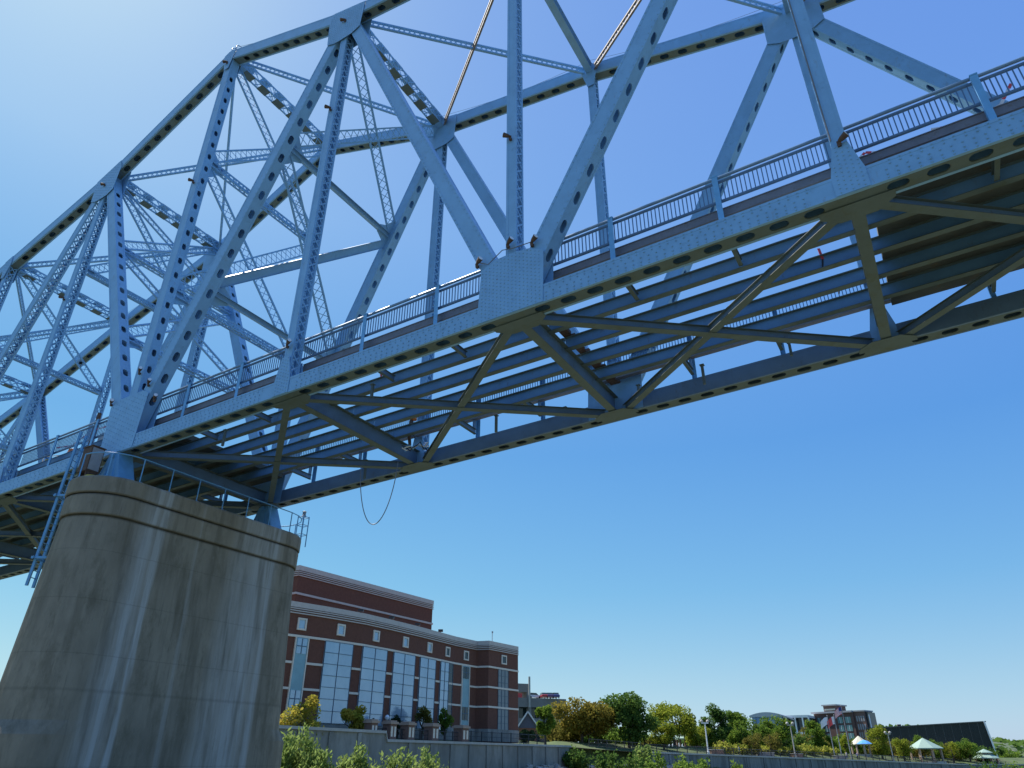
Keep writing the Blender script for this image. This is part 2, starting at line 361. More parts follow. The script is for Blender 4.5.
# outrigger brackets, railings and curbs, one run per panel
for side, t0, dr in (('n', .60, 1), ('f', W-.76, -1)):
    for k in range(K0, K1):
        if side == 'f' and k < -5: continue
        x0 = k*PL
        for j in (1, 2):
            x = x0+PL*j/3; mb = MB(); tA, tB = (t0+.01, 2.48) if dr > 0 else (t0-.01, 7.1)
            ibeam(mb, (x, tA, .72), (x, tB, .72), .26, .14, .016, .012); mb.box(x-.05, x+.05, min(t0+dr*.05, t0+dr*.2), max(t0+dr*.05, t0+dr*.2), .98, 1.43)
            B(mb, 'bracket', [M_web, M_lower])
        rl = MB(); tr = t0-dr*.1; a, b = x0+.03, x0+PL-.03
        for z, r in ((2.94, .055), (2.75, .05), (1.94, .055)): rl.tube([(a, tr, z), (b, tr, z)], r, 8, 1 if z > 2.9 else 0)
        ro = B(rl, 'railing', [M_rail, M_railtop])
        for j in (1, 2):
            x = x0+PL*j/3; mb = MB(); y = t0-dr*.27
            mb.box(x-.09, x+.09, y-.006, y+.006, .62, 2.90); mb.box(x-.09, x-.078, y, y+dr*.12, .62, 2.90) if dr > 0 else mb.box(x-.09, x-.078, y-.12, y, .62, 2.90)
            mb.box(x-.14, x+.14, y-.1, y+.1, .612, .63); mb.box(x-.1, x+.1, min(y, tr)-.02, max(y, tr)+.02, 2.88, 2.92)
            B(mb, 'railing_post', M_bearing, ro)
        pk = MB(); n = int((PL-.3)/.135)
        for i in range(n):
            x = x0+.2+i*(PL-.4)/(n-1); pk.box(x-.016, x+.016, tr-.012, tr+.012, 1.96, 2.73)
        B(pk, 'picket_panel', M_rail, ro)
        cb = MB(); y0, y1 = sorted((t0+dr*.06, t0+dr*.26)); dx = .02
        cb.box(a+dx, b-dx, y0, y1, 1.48, 1.75); cb.box(a+dx, b-dx, y0-.03, y1+.03, 1.752, 1.78); cb.box(a+dx, b-dx, y0-.03, y1+.03, 1.45, 1.478)
        B(cb, 'curb_beam', M_curb if k >= 0 else M_rail)

# remaining deck slabs
for (xa, xb) in ((K0*PL, 1.6), (3*PL+.5, K1*PL)):
    mb = MB(); mb.box(xa, xb, .98, W-.98, 1.215, 1.50)
    x = xa
    while x < xb-2:                              # haunches left over the stringers
        for t in ST: mb.box(x, x+1.7, t-.18, t+.18, 1.202, 1.214)
        x += 2
    B(mb, 'deck_slab', M_slab)
mb = MB(); rnd = random.Random(3); x = 3*PL+.4
while x < 4.2*PL:
    l = rnd.uniform(.3, .9); y = .74+rnd.uniform(-.03, .03); h = rnd.uniform(.05, .13)
    mb.box(x, x+l-.02, y-.1, y+.2, 1.1+rnd.uniform(-.03, .02), 1.1+h); x += l
B(mb, 'deck_edge', M_edge)
mb = MB(); rnd = random.Random(9)
for k in (2,):
    for i in range(46):
        t = .9+i*(W-1.8)/46; mb.box(k*PL+.0, k*PL+.3+rnd.uniform(0, .2), t, t+.16, 1.22, 1.26+rnd.uniform(0, .14))
B(mb, 'deck_remnant', M_rust)

# lattice and solid sub-bracing between the two trusses
def lattice(a, b, d, wv, up, name, m=None, solid=False):
    mb = MB(); a, b = V(a), V(b); ln = b-a; e = ln.normalized(); a = a+e*.06; b = b-e*.06
    if solid:
        u = (V(up)-e*V(up).dot(e)).normalized(); v = e.cross(u)
        mb.bar(a+u*(d/2), b+u*(d/2), u, .018, wv); mb.bar(a-u*(d/2), b-u*(d/2), u, .018, wv); mb.bar(a, b, u, d-.02, .016)
    elif wv < .3:                                  # single plane lattice of two tees
        u = (V(up)-e*V(up).dot(e)).normalized(); v = e.cross(u); L_ = (b-a).length
        for su in (-1, 1): c = u*(su*(d/2-.05)); mb.bar(a+c, b+c, u, .09, wv*.6)
        lacing(mb, a, e, u, v, L_, d-.1, d*.62, .042)
        mb.bar(a, a+e*.35, v, .012, d); mb.bar(b-e*.35, b, v, .012, d)
    else:
        u = (V(up)-e*V(up).dot(e)).normalized(); v = e.cross(u); L_ = (b-a).length
        for su in (-1, 1):
            for sv in (-1, 1): c = u*(su*(d/2-.045))+v*(sv*(wv/2-.045)); mb.bar(a+c, b+c, u, .09, .075)
        for sv in (-1, 1): lacing(mb, a+v*(sv*wv/2), e, u, v, L_, d-.1, d*.8, .055)
        for su in (-1, 1): mb.bar(a+u*(su*d/2), a+u*(su*d/2)+e*.5, v, wv, .012); mb.bar(b+u*(su*d/2)-e*.5, b+u*(su*d/2), v, wv, .012)
        for su in (-1, 1):
            lacing(mb, a+u*(su*d/2), e, v, u, L_, wv-.1, wv*1.3, .05, False)
            if name == 'top_strut':
                i = .5
                while i < L_-.5: q = a+u*(su*(d/2+.012))+e*i; mb.bar(q, q+e*.75, v, wv, .012, 1 if su < 0 else 0); i += 1.35
    return B(mb, name, [m or M_steel, M_lower])
ZU = V((0, 0, 1))
n_, f_ = TN+.33, TF-.33
for k in range(-6, K1):
    a, b = tn(k, n_), tn(k+1, f_); c, d_ = tn(k, f_), tn(k+1, n_)
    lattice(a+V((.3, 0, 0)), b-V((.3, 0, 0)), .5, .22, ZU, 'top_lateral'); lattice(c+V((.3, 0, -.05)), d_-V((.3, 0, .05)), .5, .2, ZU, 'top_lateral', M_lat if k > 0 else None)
for k in range(-6, K1+1):
    if k in (2, 3, 4, 5, 6): lattice(tn(k, n_), tn(k, f_), .62, .4, ZU, 'top_strut', solid=True)
    else: lattice(tn(k, n_), tn(k, f_), .75, .6, ZU, 'top_strut')
def sway(pn0, pn1, pf0, pf1, style):
    """bracing frame between two near/far members given by their end points"""
    def N(u): return pn0.lerp(pn1, u)
    def F(u): return pf0.lerp(pf1, u)
    up = (pn1-pn0).normalized()
    lv = (.33, .67, 1.0)
    for i, u in enumerate(lv[:2]):
        lattice(N(u), F(u), .26 if style == 'solid' else .46, .34, up, 'sway_strut', solid=(style == 'solid'))
    for u0, u1 in ((.33, .67), (.67, 1.0)):
        du = .02
        lattice(N(u0+du), F(u1-du), .5 if style == 'solid' and u0 < .5 else .8, .2, up, 'sway_brace', solid=(style == 'solid' and u0 < .5))
        lattice(F(u0+du), N(u1-du), .8, .18, up, 'sway_brace')
    # haunched brackets at the panel points of the frame
    for u in lv[:2]:
        for P, s in ((N, 1), (F, -1)):
            c = P(u); mb = MB(); h = up*.75; o = V((0, s*1.0, 0)); th = V((0, 0, 0)); nn = up.cross(V((0, 1, 0))).normalized()*.014
            mb.prism([c-h-V((0, s*.02, 0)), c+h-V((0, s*.02, 0)), c+up*.25+o, c-up*.25+o], nn); B(mb, 'sway_gusset')
for hi, st in ((1, 'solid'), (-1, 'lat')):
    sway(bn(0, n_), tn(hi, n_), bn(0, f_), tn(hi, f_), st)
sway(bn(0, n_), tn(0, n_), bn(0, f_), tn(0, f_), 'lat')
for k in (-1, -2, -3, -4):
    a, b, c, d_ = tn(k, n_), bn(k, n_).lerp(tn(k, n_), .66), tn(k, f_), bn(k, f_).lerp(tn(k, f_), .66)
    lattice(b, d_, .42, .3, ZU, 'sway_strut'); lattice(a, d_, .65, .2, ZU, 'sway_brace'); lattice(c, b, .65, .18, ZU, 'sway_brace')

# bearings on the pier, access ladder hoops, floodlights
def bearing(t):
    mb = MB(); z0, z1 = -1.74, -.08
    for y in (t-.34, t+.34): mb.prism([(-1.0, y-.02, z0+.08), (1.0, y-.02, z0+.08), (.32, y-.02, z1), (-.32, y-.02, z1)], (0, .04, 0))
    for x0, x1 in ((-1.0, -.32), (-.4, -.14), (.4, .14), (1.0, .32)):
        mb.hexa([(x0-.02, t-.42, z0+.08), (x0+.02, t-.42, z0+.08), (x0+.02, t+.42, z0+.08), (x0-.02, t+.42, z0+.08), (x1-.02, t-.36, z1), (x1+.02, t-.36, z1), (x1+.02, t+.36, z1), (x1-.02, t+.36, z1)])
    mb.box(-1.15, 1.15, t-.55, t+.55, z0, z0+.078); mb.box(-.42, .42, t-.4, t+.4, z1+.002, -.04)
    mb.tube([(0, t-.48, z1-.12), (0, t+.48, z1-.12)], .13, 10)
    return mb
for t in (TN, TF): B(bearing(t), 'bearing', M_bearing)
def floodlight(p, aim):
    p = V(p); aim = V(aim).normalized()
    mb = MB(); mb.tube([p, p+aim*.1, p+aim*.24, p+aim*.27], [.045, .08, .10, .105], 10)
    o = B(mb, 'floodlight', M_rust)
    mb = MB(); mb.box(p.x-.05, p.x+.05, p.y, p.y+.1, p.z-.16, p.z-.06); mb.bar(p+V((0, .02, -.12)), p+V((0, 0, .02)), V((1, 0, 0)), .12, .03); B(mb, 'lamp_bracket', M_rust, o)
    mb = MB(); c = p+aim*.275; mb.tube([c, c+aim*.01], .09, 10); B(mb, 'lamp_lens', M_glassball, o)
for (kx, z, up) in ((1.875, 2.55, .6), (1.995, 2.9, .6), (2.085, 2.55, .6), (3.0, 1.75, .5), (1.0, 2.3, .5), (.02, 4.3, .6), (.12, 3.3, .6), (-.14, 3.0, .4), (.2, 2.2, .5)):
    floodlight((kx*PL, TN-.44, z), (.8, -.35, up*.5))
for k, t, dz in ((1, TN, -.6), (0, TN, -.8), (-1, TN, -.9), (2, TN, -1.2)):
    floodlight((k*PL, TN-.44, HT[k]+dz), (-.7, -.3, .1))
for k, u in ((2, .36), (0, .6), (-1, .55), (1, .68)):
    q = bn(k, TN).lerp(tn(k, TN), u); floodlight((q.x, TN-.40, q.z), (-.6, -.4, .2))
mb = MB()                                       # caged ladder over the tall post
for dx in (-.24, .16):
    pts = [(dx, -.12, HT[0]-5), (dx, -.12, HT[0]+.9)]+[(dx+.0, -.12+.35*(1-math.cos(a)), HT[0]+.9+.35*math.sin(a)) for a in (.5, 1, 1.57, 2.1, 2.8, 3.14)]
    mb.tube(pts, .028, 6)
z = HT[0]-4.8
while z < HT[0]+.8: mb.tube([(-.24, -.12, z), (.16, -.12, z)], .016, 5); z += .33
B(mb, 'post_ladder', M_rail)
mb = MB()
mb.tube([(2*PL-1.3, TN-.4, 2.6), (2*PL-.9, TN-.4, 2.35), (2*PL-.3, TN-.4, 2.75), (2*PL+.1, TN-.4, 2.65), (2*PL+.9, TN-.4, 2.6)], .018, 5)
B(mb, 'conduit', M_cable); mb = MB(); mb.tube([(3*PL-.19, TN-.31, 2+z) for z in range(0, 18)], .022, 5)
B(mb, 'conduit', M_cable)
mb = MB()
for t in (TN, TF):
    pts = []
    for k in range(-4, K1):
        a, b = tn(k, t)+V((0, 0, 1.2)), tn(k+1, t)+V((0, 0, 1.2))
        for i in range(8): q = a.lerp(b, i/8); pts.append(q-V((0, 0, .4*math.sin(math.pi*i/8))))
    mb.tube(pts, .012, 4)
B(mb, 'safety_line', M_cable)
# hanger rods below the laterals
for (kx, t, z0, z1) in ((1.55, 6.9, -.5, .3), (2.4, 7.5, -.55, .3), (.45, 1.9, -.1, .7), (.75, 8.2, -.4, .6), (2.7, 8.3, .1, .7), (1.25, 2.2, .1, .7), (2.12, 8.5, .2, .75), (1.8, 8.4, .2, .6), (3.45, 8.2, .2, .8), (3.6, 2.2, .5, 1.2)):
    mb = MB(); mb.box(kx*PL-.05, kx*PL+.05, t-.05, t+.05, z0, z1); mb.box(kx*PL-.09, kx*PL+.09, t-.09, t+.09, z1, z1+.03); B(mb, 'hanger', M_lower)

# ------------------------------------------------------------------ pier
PW = math.radians(0)
def stadium(hw, t0, t1, n=14):
    pts = []
    for i in range(n+1): a = -math.pi/2+math.pi*i/n; pts.append((hw*math.sin(a+math.pi/2)*0+hw*math.cos(a-math.pi/2+math.pi)*1, 0)) if False else None
    for i in range(n+1):
        a = math.pi*i/n; pts.append((hw*math.cos(a), t1+hw*math.sin(a)))
    for i in range(n+1):
        a = math.pi+math.pi*i/n; pts.append((hw*math.cos(a), t0+hw*math.sin(a)))
    return pts
def ring_mesh(levels, t0, t1):
    mb = MB(); vs = []; m = None
    for hw, z, *x in levels:
        r = stadium(hw, t0-(x[0] if x else 0), t1+(x[0] if x else 0)); m = len(r); vs += [(x, y, z) for x, y in r]
    fs = [(i*m+j, i*m+(j+1) % m, (i+1)*m+(j+1) % m, (i+1)*m+j) for i in range(len(levels)-1) for j in range(m)]
    fs += [tuple(range(m))[::-1], tuple((len(levels)-1)*m+j for j in range(m))]
    mb.add(vs, fs); return mb
def pier_mat():
    m = mat('stained pier concrete', (.26, .228, .175), .9, 0, .2, .7, .5, 9, (.16, .14, .10), (.5, .72), (1, 1, .45), .2)
    t = m.node_tree; N, Lk = t.nodes, t.links; b = N['Principled BSDF']
    src = b.inputs['Base Color'].links[0].from_socket
    tc = N.new('ShaderNodeTexCoord'); sx = N.new('ShaderNodeSeparateXYZ'); Lk.new(tc.outputs['Object'], sx.inputs[0])
    def math_(op, a, b_=None, clamp=False):
        n = N.new('ShaderNodeMath'); n.operation = op; n.use_clamp = clamp
        for i, v in enumerate((a, b_)):
            if v is None: continue
            if isinstance(v, (int, float)): n.inputs[i].default_value = v
            else: Lk.new(v, n.inputs[i])
        return n.outputs[0]
    mp = N.new('ShaderNodeMapping'); mp.inputs['Scale'].default_value = (1, 2.2, .12); Lk.new(tc.outputs['Object'], mp.inputs[0])
    nz = N.new('ShaderNodeTexNoise'); nz.inputs['Scale'].default_value = 2.0; nz.inputs['Detail'].default_value = 6; Lk.new(mp.outputs[0], nz.inputs[0])
    mp2 = N.new('ShaderNodeMapping'); mp2.inputs['Scale'].default_value = (.5, 4, .16); Lk.new(tc.outputs['Object'], mp2.inputs[0])
    nz2 = N.new('ShaderNodeTexNoise'); nz2.inputs['Scale'].default_value = 2.0; nz2.inputs['Detail'].default_value = 7; Lk.new(mp2.outputs[0], nz2.inputs[0])
    wob = math_('MULTIPLY', math_('SUBTRACT', nz.outputs[0], .5), .55)
    y = math_('ADD', sx.outputs[1], wob)
    tot = None
    for c, hw, amp, slope in ((1.95, .17, .8, .03), (1.42, .26, .75, .05), (1.5, .7, .45, .07), (8.75, .2, .7, .03), (8.1, .95, .66, .08), (7.0, .8, .42, .08), (3.9, .10, .25, 0)):
        cc = math_('ADD', math_('MULTIPLY', sx.outputs[2], slope), c+1.25*slope)
        d = math_('DIVIDE', math_('ABSOLUTE', math_('SUBTRACT', y, cc)), hw)
        k = math_('MULTIPLY', math_('SUBTRACT', 1.35, d, True), amp)
        tot = k if tot is None else math_('MAXIMUM', tot, k)
    r = N.new('ShaderNodeMapRange'); r.inputs['From Min'].default_value = .34; r.inputs['From Max'].default_value = .62; Lk.new(nz2.outputs[0], r.inputs[0])
    fac = math_('MULTIPLY', tot, math_('ADD', math_('MULTIPLY', r.outputs[0], .3), .75), True)
    fac = math_('MULTIPLY', fac, math_('GREATER_THAN', sx.outputs[0], .2))
    mx = N.new('ShaderNodeMix'); mx.data_type = 'RGBA'; Lk.new(fac, mx.inputs[0]); Lk.new(src, mx.inputs[6]); mx.inputs[7].default_value = (.48, .49, .48, 1)
    # pour joints, painted coping shade and dark run-off
    joint = None
    for zj in (-4.55, -6.6, -8.75, -10.1, -12.8):
        d = math_('SUBTRACT', 1, math_('MULTIPLY', math_('ABSOLUTE', math_('ADD', math_('SUBTRACT', sx.outputs[2], zj), math_('MULTIPLY', math_('SUBTRACT', nz2.outputs[0], .5), .08))), 30 if zj != -10.1 else 10), True)
        joint = d if joint is None else math_('MAXIMUM', joint, d)
    groove_shade = None  # shadow below the coping bands, put into the colour as dark rings
    for zj in (-3.04, -2.06):
        d = math_('SUBTRACT', 1, math_('MULTIPLY', math_('ABSOLUTE', math_('SUBTRACT', sx.outputs[2], zj)), 9), True)
        groove_shade = d if groove_shade is None else math_('MAXIMUM', groove_shade, d)
    j2 = math_('MAXIMUM', math_('MULTIPLY', joint, .22), math_('MULTIPLY', groove_shade, .85, True))
    m3 = N.new('ShaderNodeMix'); m3.data_type = 'RGBA'; Lk.new(j2, m3.inputs[0]); Lk.new(mx.outputs[2], m3.inputs[6]); m3.inputs[7].default_value = (.04, .036, .028, 1)
    nz3 = N.new('ShaderNodeTexNoise'); nz3.inputs['Scale'].default_value = 1.1; nz3.inputs['Detail'].default_value = 8
    mp3 = N.new('ShaderNodeMapping'); mp3.inputs['Scale'].default_value = (1, 2.5, .25); mp3.inputs['Location'].default_value = (3, 1, 5); Lk.new(tc.outputs['Object'], mp3.inputs[0]); Lk.new(mp3.outputs[0], nz3.inputs[0])
    r3 = N.new('ShaderNodeMapRange'); r3.inputs['From Min'].default_value = .5; r3.inputs['From Max'].default_value = .7; r3.inputs['To Max'].default_value = .55; Lk.new(nz3.outputs[0], r3.inputs[0])
    m4 = N.new('ShaderNodeMix'); m4.data_type = 'RGBA'; Lk.new(r3.outputs[0], m4.inputs[0]); Lk.new(m3.outputs[2], m4.inputs[6]); m4.inputs[7].default_value = (.12, .105, .075, 1)
    Lk.new(m4.outputs[2], b.inputs['Base Color'])
    layer(m, 9, (1, 1, .5), .60, .70, (.34, .33, .29), .35, 7); layer(m, 3, (1, 3, .15), .58, .72, (.07, .065, .05), .5, 8); layer(m, 14, (1, 1, 4), .62, .70, (.08, .07, .055), .4, 9)
    return m
M_pier = pier_mat()
PT0, PT1 = .25, W-.05
pier = empty('bridge_pier', (ROOT.x, ROOT.y, ROOT.z-16.06), BRZ, 'tall grey concrete bridge pier with rounded ends and pale water streaks', 'pier')
def PB(mb, name, m, parent=None, smooth=False):
    o = mb.build(name, m, parent or pier, smooth); 
    if not parent: o.location = (0, 0, 15.56)
    return o
shaft = [(2.26, -18, .42), (2.21, -11.7, .42), (2.19, -11.2, 0), (1.80, -3.07), (1.75, -3.065), (1.75, -3.0)]
sh = PB(ring_mesh(shaft, PT0, PT1), 'shaft', M_pier)
PB(ring_mesh([(1.75, -3.0), (1.85, -2.999), (1.88, -2.95), (1.89, -2.12), (1.86, -2.08), (1.79, -2.075), (1.79, -2.03)], PT0, PT1), 'lower_coping', M_pier)
PB(ring_mesh([(1.79, -2.03), (1.89, -2.029), (1.93, -1.97), (1.94, -1.34), (1.90, -1.25)], PT0, PT1), 'upper_coping', M_pier)
def pier_pt(hw, ang=None, t=None, z=0):      # a point on the rim (local), either by end angle or by t on the long face
    return V((hw, t, z)) if t is not None else None
rimf = lambda hw: [(hw*math.cos(a), PT0+hw*math.sin(a)) for a in [math.pi*1.5+math.pi*.5*i/8 for i in range(8)]]+[(hw, PT0+(PT1-PT0)*i/6) for i in range(7)]+[(hw*math.cos(a), PT1+hw*math.sin(a)) for a in [math.pi*.9*i/8 for i in range(1, 9)]]
def px_thing(name, label, cat, group=None): return empty(name, (ROOT.x, ROOT.y, ROOT.z-.5), BRZ, label, cat, group)
th = px_thing('guard_railing', 'thin blue pipe guard railing around the top of the concrete pier', 'railing')
rim = rimf(1.8)
mb = MB(); mb.tube([(x, y, -.1) for x, y in rim], .03, 6); mb.build('top_rail', M_bearing, th)
for i in (0, 4, 8, 9, 10, 11, 12, 13, 14, 18, 22):
    x, y = rim[i]; mb = MB(); mb.tube([(x, y, -1.25), (x, y, -.1)], .028, 6); mb.box(x-.08, x+.08, y-.08, y+.08, -1.25, -1.23); mb.build('post', M_bearing, th)
th = px_thing('access_ladder', 'blue steel ladder fixed down the narrow end of the pier', 'ladder')
la = R_(212); dn = V((math.cos(la), math.sin(la), 0)); dtg = V((-dn.y, dn.x, 0))
b0 = V((0, PT0, 0))+dn*2.3
for sg in (-1, 1):
    mb = MB(); mb.bar(b0+dtg*(sg*.25)+V((0, 0, 1.6)), b0+dn*.25+dtg*(sg*.25)+V((0, 0, -5.8)), dtg, .09, .11); mb.build('side_rail', M_bearing, th)
z = 1.4
while z > -5.7: q = b0+dn*(.25*(1.6-z)/7.4)+V((0, 0, z)); mb = MB(); mb.tube([q-dtg*.25, q+dtg*.25], .02, 5); mb.build('rung', M_bearing, th); z -= .31
for z in (-1.7, -4.6):
    mb = MB(); q = b0+dn*(.25*(1.6-z)/7.4)+V((0, 0, z))
    for sg in (-1, 1): mb.bar(q+dtg*(sg*.4)-dn*.55, q+dtg*(sg*.4)+dn*.12, V((0, 0, 1)), .1, .08)
    mb.bar(q-dtg*.5, q+dtg*.5, V((0, 0, 1)), .1, .05); mb.build('wall_bracket', M_bearing, th)
th = px_thing('equipment_cabinet', 'rusty brown and grey metal cabinet on the rounded end of the pier top', 'cabinet')
c = V((-.45, -1.0, -1.25))
mb = MB(); mb.box(c.x-.35, c.x+.35, c.y-.3, c.y+.3, -.75, .45); mb.box(c.x-.39, c.x+.39, c.y-.34, c.y+.34, .452, .49); mb.build('housing', M_rust, th)
mb = MB(); mb.box(c.x+.352, c.x+.366, c.y-.26, c.y+.26, -.68, .4); mb.box(c.x+.367, c.x+.39, c.y+.16, c.y+.2, -.1, .1); mb.build('door', M_grey, th)
mb = MB()
for sx in (-.28, .28): mb.box(c.x+sx-.04, c.x+sx+.04, c.y-.25, c.y+.25, -1.25, -.752)
mb.build('stand', M_rust, th)
mb = MB(); mb.lathe([(.33, 0), (.35, .04), (.35, .12), (.1, .2), (.02, .21)], 14, (c.x+.75, c.y-.1, -1.25)); tag(mb.build('navigation_lamp_base', M_yellow), 'round tan drum lying on the pier top beside the rusty cabinet', 'drum')
bpy.data.objects['navigation_lamp_base'].location = ROOT-V((0, 0, .5)); bpy.data.objects['navigation_lamp_base'].rotation_euler = (0, 0, BRZ); bpy.data.objects['navigation_lamp_base'].name = 'drum'
th = px_thing('navigation_light', 'small blue and grey navigation light on a caged stand at the far pier end', 'navigation light')
c = V((1.1, PT1+1.55, -1.25)); mb = MB()
for dx in (-.22, .22):
    for dy in (-.22, .22): mb.tube([c+V((dx, dy, -.35)), c+V((dx, dy, 1.45))], .03, 6)
for z in (.35, .9, 1.4):
    for p, q in (((-.22, -.22), (.22, -.22)), ((.22, -.22), (.22, .22)), ((.22, .22), (-.22, .22)), ((-.22, .22), (-.22, -.22))): mb.tube([c+V((*p, z)), c+V((*q, z))], .022, 5)
mb.build('cage', M_bearing, th)
mb = MB(); mb.lathe([(.12, 1.42), (.13, 1.5), (.1, 1.52), (.1, 1.72), (.13, 1.74), (.04, 1.8)], 12, c); mb.build('lamp', M_grey, th)

# ------------------------------------------------------------------ loose things on the bridge
def loc(k, t, z): return ROOT+SX*(k*PL)+TX*t+V((0, 0, z+GR*k*PL))
def cable(name, a, b, sag, r, m, label, cat, skew=.35):
    pts = []
    for i in range(33):
        u = i/32; q = a.lerp(b, u); s = (4*u*(1-u))**.62 ; pts.append(q-V((0, 0, sag*s)))
    mb = MB(); mb.tube(pts, r, 6); o = mb.build(name, m, None, True); return tag(o, label, cat)
cable('hanging_cable', at(361, 466, 27.5), at(398, 462, 26.6), 2.55, .018, M_cable, 'thin loop of cable hanging below the far bottom chord', 'cable')
def strap(k, t, z, l, label, m=None):
    p = loc(k, t, z); mb = MB(); mb.bar(p, p+V((.05, 0, -l*.6)), V((1, 0, 0)), .09, .02); mb.bar(p+V((.05, 0, -l*.6)), p+V((.0, .04, -l)), V((1, 0, 0)), .05, .02, 1)
    tag(mb.build('strap', [m or M_redtape, M_black]), label, 'strap', 'red straps left on the bridge')
strap(2.88, 4.0, 1.5, .75, 'red strap hanging over the second stringer beside the remaining deck')
strap(2.9, 6.98, 2.0, .6, 'red strap standing on the stringer in front of the far picket railing')
strap(2.6, 1.6, 2.0, .5, 'short red strap under the near curb beam between two railing posts')
strap(1.25, 2.6, 1.6, .5, 'red strap on the first stringer behind the lower cross brace')
def tape(pts, label, name='barrier_tape'):
    mb = MB()
    for i in range(len(pts)-1):
        a, b = V(pts[i]), V(pts[i+1]); n = 4
        for j in range(n):
            p, q = a.lerp(b, j/n), a.lerp(b, (j+.92)/n); mb.bar(p, q, V((0, 0, 1)), .09, .008, 0 if (j+i) % 2 == 0 else 1)
    tag(mb.build(name, [M_redtape, M_white]), label, 'barrier tape', 'barrier tape along the railings')
tape([loc(3.42, 1.3, 2.95), loc(3.38, 1.25, 2.3), loc(3.3, 1.3, 2.15), loc(3.22, 1.25, 2.35)], 'red barrier tape drooping from the railing post on the remaining deck')
tape([loc(3.2, 1.3, 2.3), loc(3.12, 1.28, 2.1), loc(3.06, 1.3, 2.45), loc(3.03, 1.3, 2.2)], 'red and white barrier tape strung behind pickets beside the slender vertical post')
tape([loc(-.12, .9, 2.9), loc(-.3, .95, 2.75), loc(-.45, .9, 2.85)], 'red barrier tape tied along the top rail next to the pier post')
tape([loc(-.5, .9, 2.7), loc(-.62, .95, 2.4), loc(-.75, .9, 2.6)], 'red barrier tape sagging behind the railing beside the traffic pole')
# workshop items on the deck beyond the pier
p = loc(-.62, 1.9, 1.57)
mb = MB(); mb.tube([p, p+V((0, 0, 3.2))], .11, 10); mb.box(p.x-.2, p.x+.2, p.y-.2, p.y+.2, p.z, p.z+.04); tag(mb.build('steel_pole', M_rust), 'brown rusty pole standing upright on the deck behind the railing', 'pole')
g = empty('air_compressor', loc(-.42, 2.1, 1.57), BRZ, 'dark grey wheeled compressor parked on the deck behind the railing', 'machine')
mb = MB(); mb.prism([(-1, -.5, .35), (1, -.5, .35), (1, -.5, 1.1), (.6, -.5, 1.45), (-.8, -.5, 1.45), (-1, -.5, 1.2)], (0, 1, 0)); mb.build('body', M_grey, g)
for x in (-.5, .5):
    mb = MB(); mb.tube([(x, -.62, .28), (x, -.505, .28)], .28, 14); mb.build('wheel', M_black, g)
mb = MB(); mb.bar((1, 0, .45), (1.9, 0, .3), V((0, 0, 1)), .08, .1); mb.build('tow_bar', M_grey, g)
g = empty('generator', loc(-.86, 1.7, 1.57), BRZ+.3, 'small yellow and white generator on the deck beside the laced post', 'machine')
mb = MB(); mb.box(-.5, .5, -.35, .35, .2, .8); mb.build('body', M_yellow, g)
mb = MB()
for y in (-.38, .38): mb.tube([(-.6, y, 0), (-.6, y, .95), (.6, y, .95), (.6, y, 0), (-.6, y, 0)], .03, 6)
mb.build('frame', M_white, g)
def barrel(k, t, label):
    g = empty('traffic_barrel', loc(k, t, 1.57), 0, label, 'barrel', 'traffic barrels on the deck')
    mb = MB(); mb.lathe([(.3, .08), (.29, .3), (.27, .31), (.26, .55), (.25, .56), (.24, .8), (.22, .81), (.2, 1.0), (.1, 1.04)], 14); mb.build('body', M_orange, g)
    mb = MB(); mb.lathe([(.29, .31), (.283, .5)], 14); mb.lathe([(.263, .6), (.255, .76)], 14); mb.build('stripe', M_white, g)
    mb = MB(); mb.lathe([(.38, 0), (.38, .06), (.32, .08)], 14); mb.build('base', M_black, g)
barrel(-.7, 1.5, 'orange and white traffic barrel beside the rusty pole on deck'); barrel(-.3, 1.35, 'orange and white traffic barrel near the pier post behind railing')
# rigging at the floor beam
g = empty('rigging_bundle', loc(1.08, 7.2, .6), 0, 'brown hoist with tangled white and dark cables at the floor beam end', 'rigging')
mb = MB(); mb.tube([(0, 0, .95), (.02, 0, .5), (-.03, .02, 0), (.03, 0, -.4)], [.1, .14, .09, .07], 8); mb.build('hoist', M_rust, g)
mb = MB(); mb.lathe([(.05, .95), (.17, 1.0), (.15, 1.12), (.04, 1.18)], 10, (.12, 0, 0)); mb.build('cap', M_orange, g)
for i, m in enumerate((M_white, M_black, M_bearing, M_white)):
    rr = random.Random(i); mb = MB(); pts = [(-.3+.16*j+rr.uniform(-.1, .1), rr.uniform(-.2, .2), -.45+rr.uniform(-.22, .22)) for j in range(9)]; mb.tube(pts, .03, 5); mb.build('coiled_cable', m, g)

# ------------------------------------------------------------------ ground, river, promenade
def gz(px, py, zr): d = ray(px, py); return EYE+d*(zr/d.z)           # pixel on a level zr above the eye
WALL = [(-60, 40), (-25, 75), (-16.05, 90.2), (-15.9, 90.45), (8, 131), (14, 137), (23.4, 145), (127, 230), (300, 300)]
WTOP = [6.0, 5.85, 5.85, 5.0, 5.1, 4.8, 4.4, 2.3, 2.0]
def lerp_tab(x, xs, ys):
    if x <= xs[0]: return ys[0]
    for i in range(len(xs)-1):
        if x <= xs[i+1]: return ys[i]+(ys[i+1]-ys[i])*(x-xs[i])/(xs[i+1]-xs[i])
    return ys[-1]
wx = [p[0] for p in WALL]
def wall_y(x):
    if x < wx[0]: return 40+(x+60)*.15
    if x > wx[-1]: return 300+(x-300)*.1
    return lerp_tab(x, wx, [p[1] for p in WALL])
def wall_z(x): return lerp_tab(x, wx, WTOP)
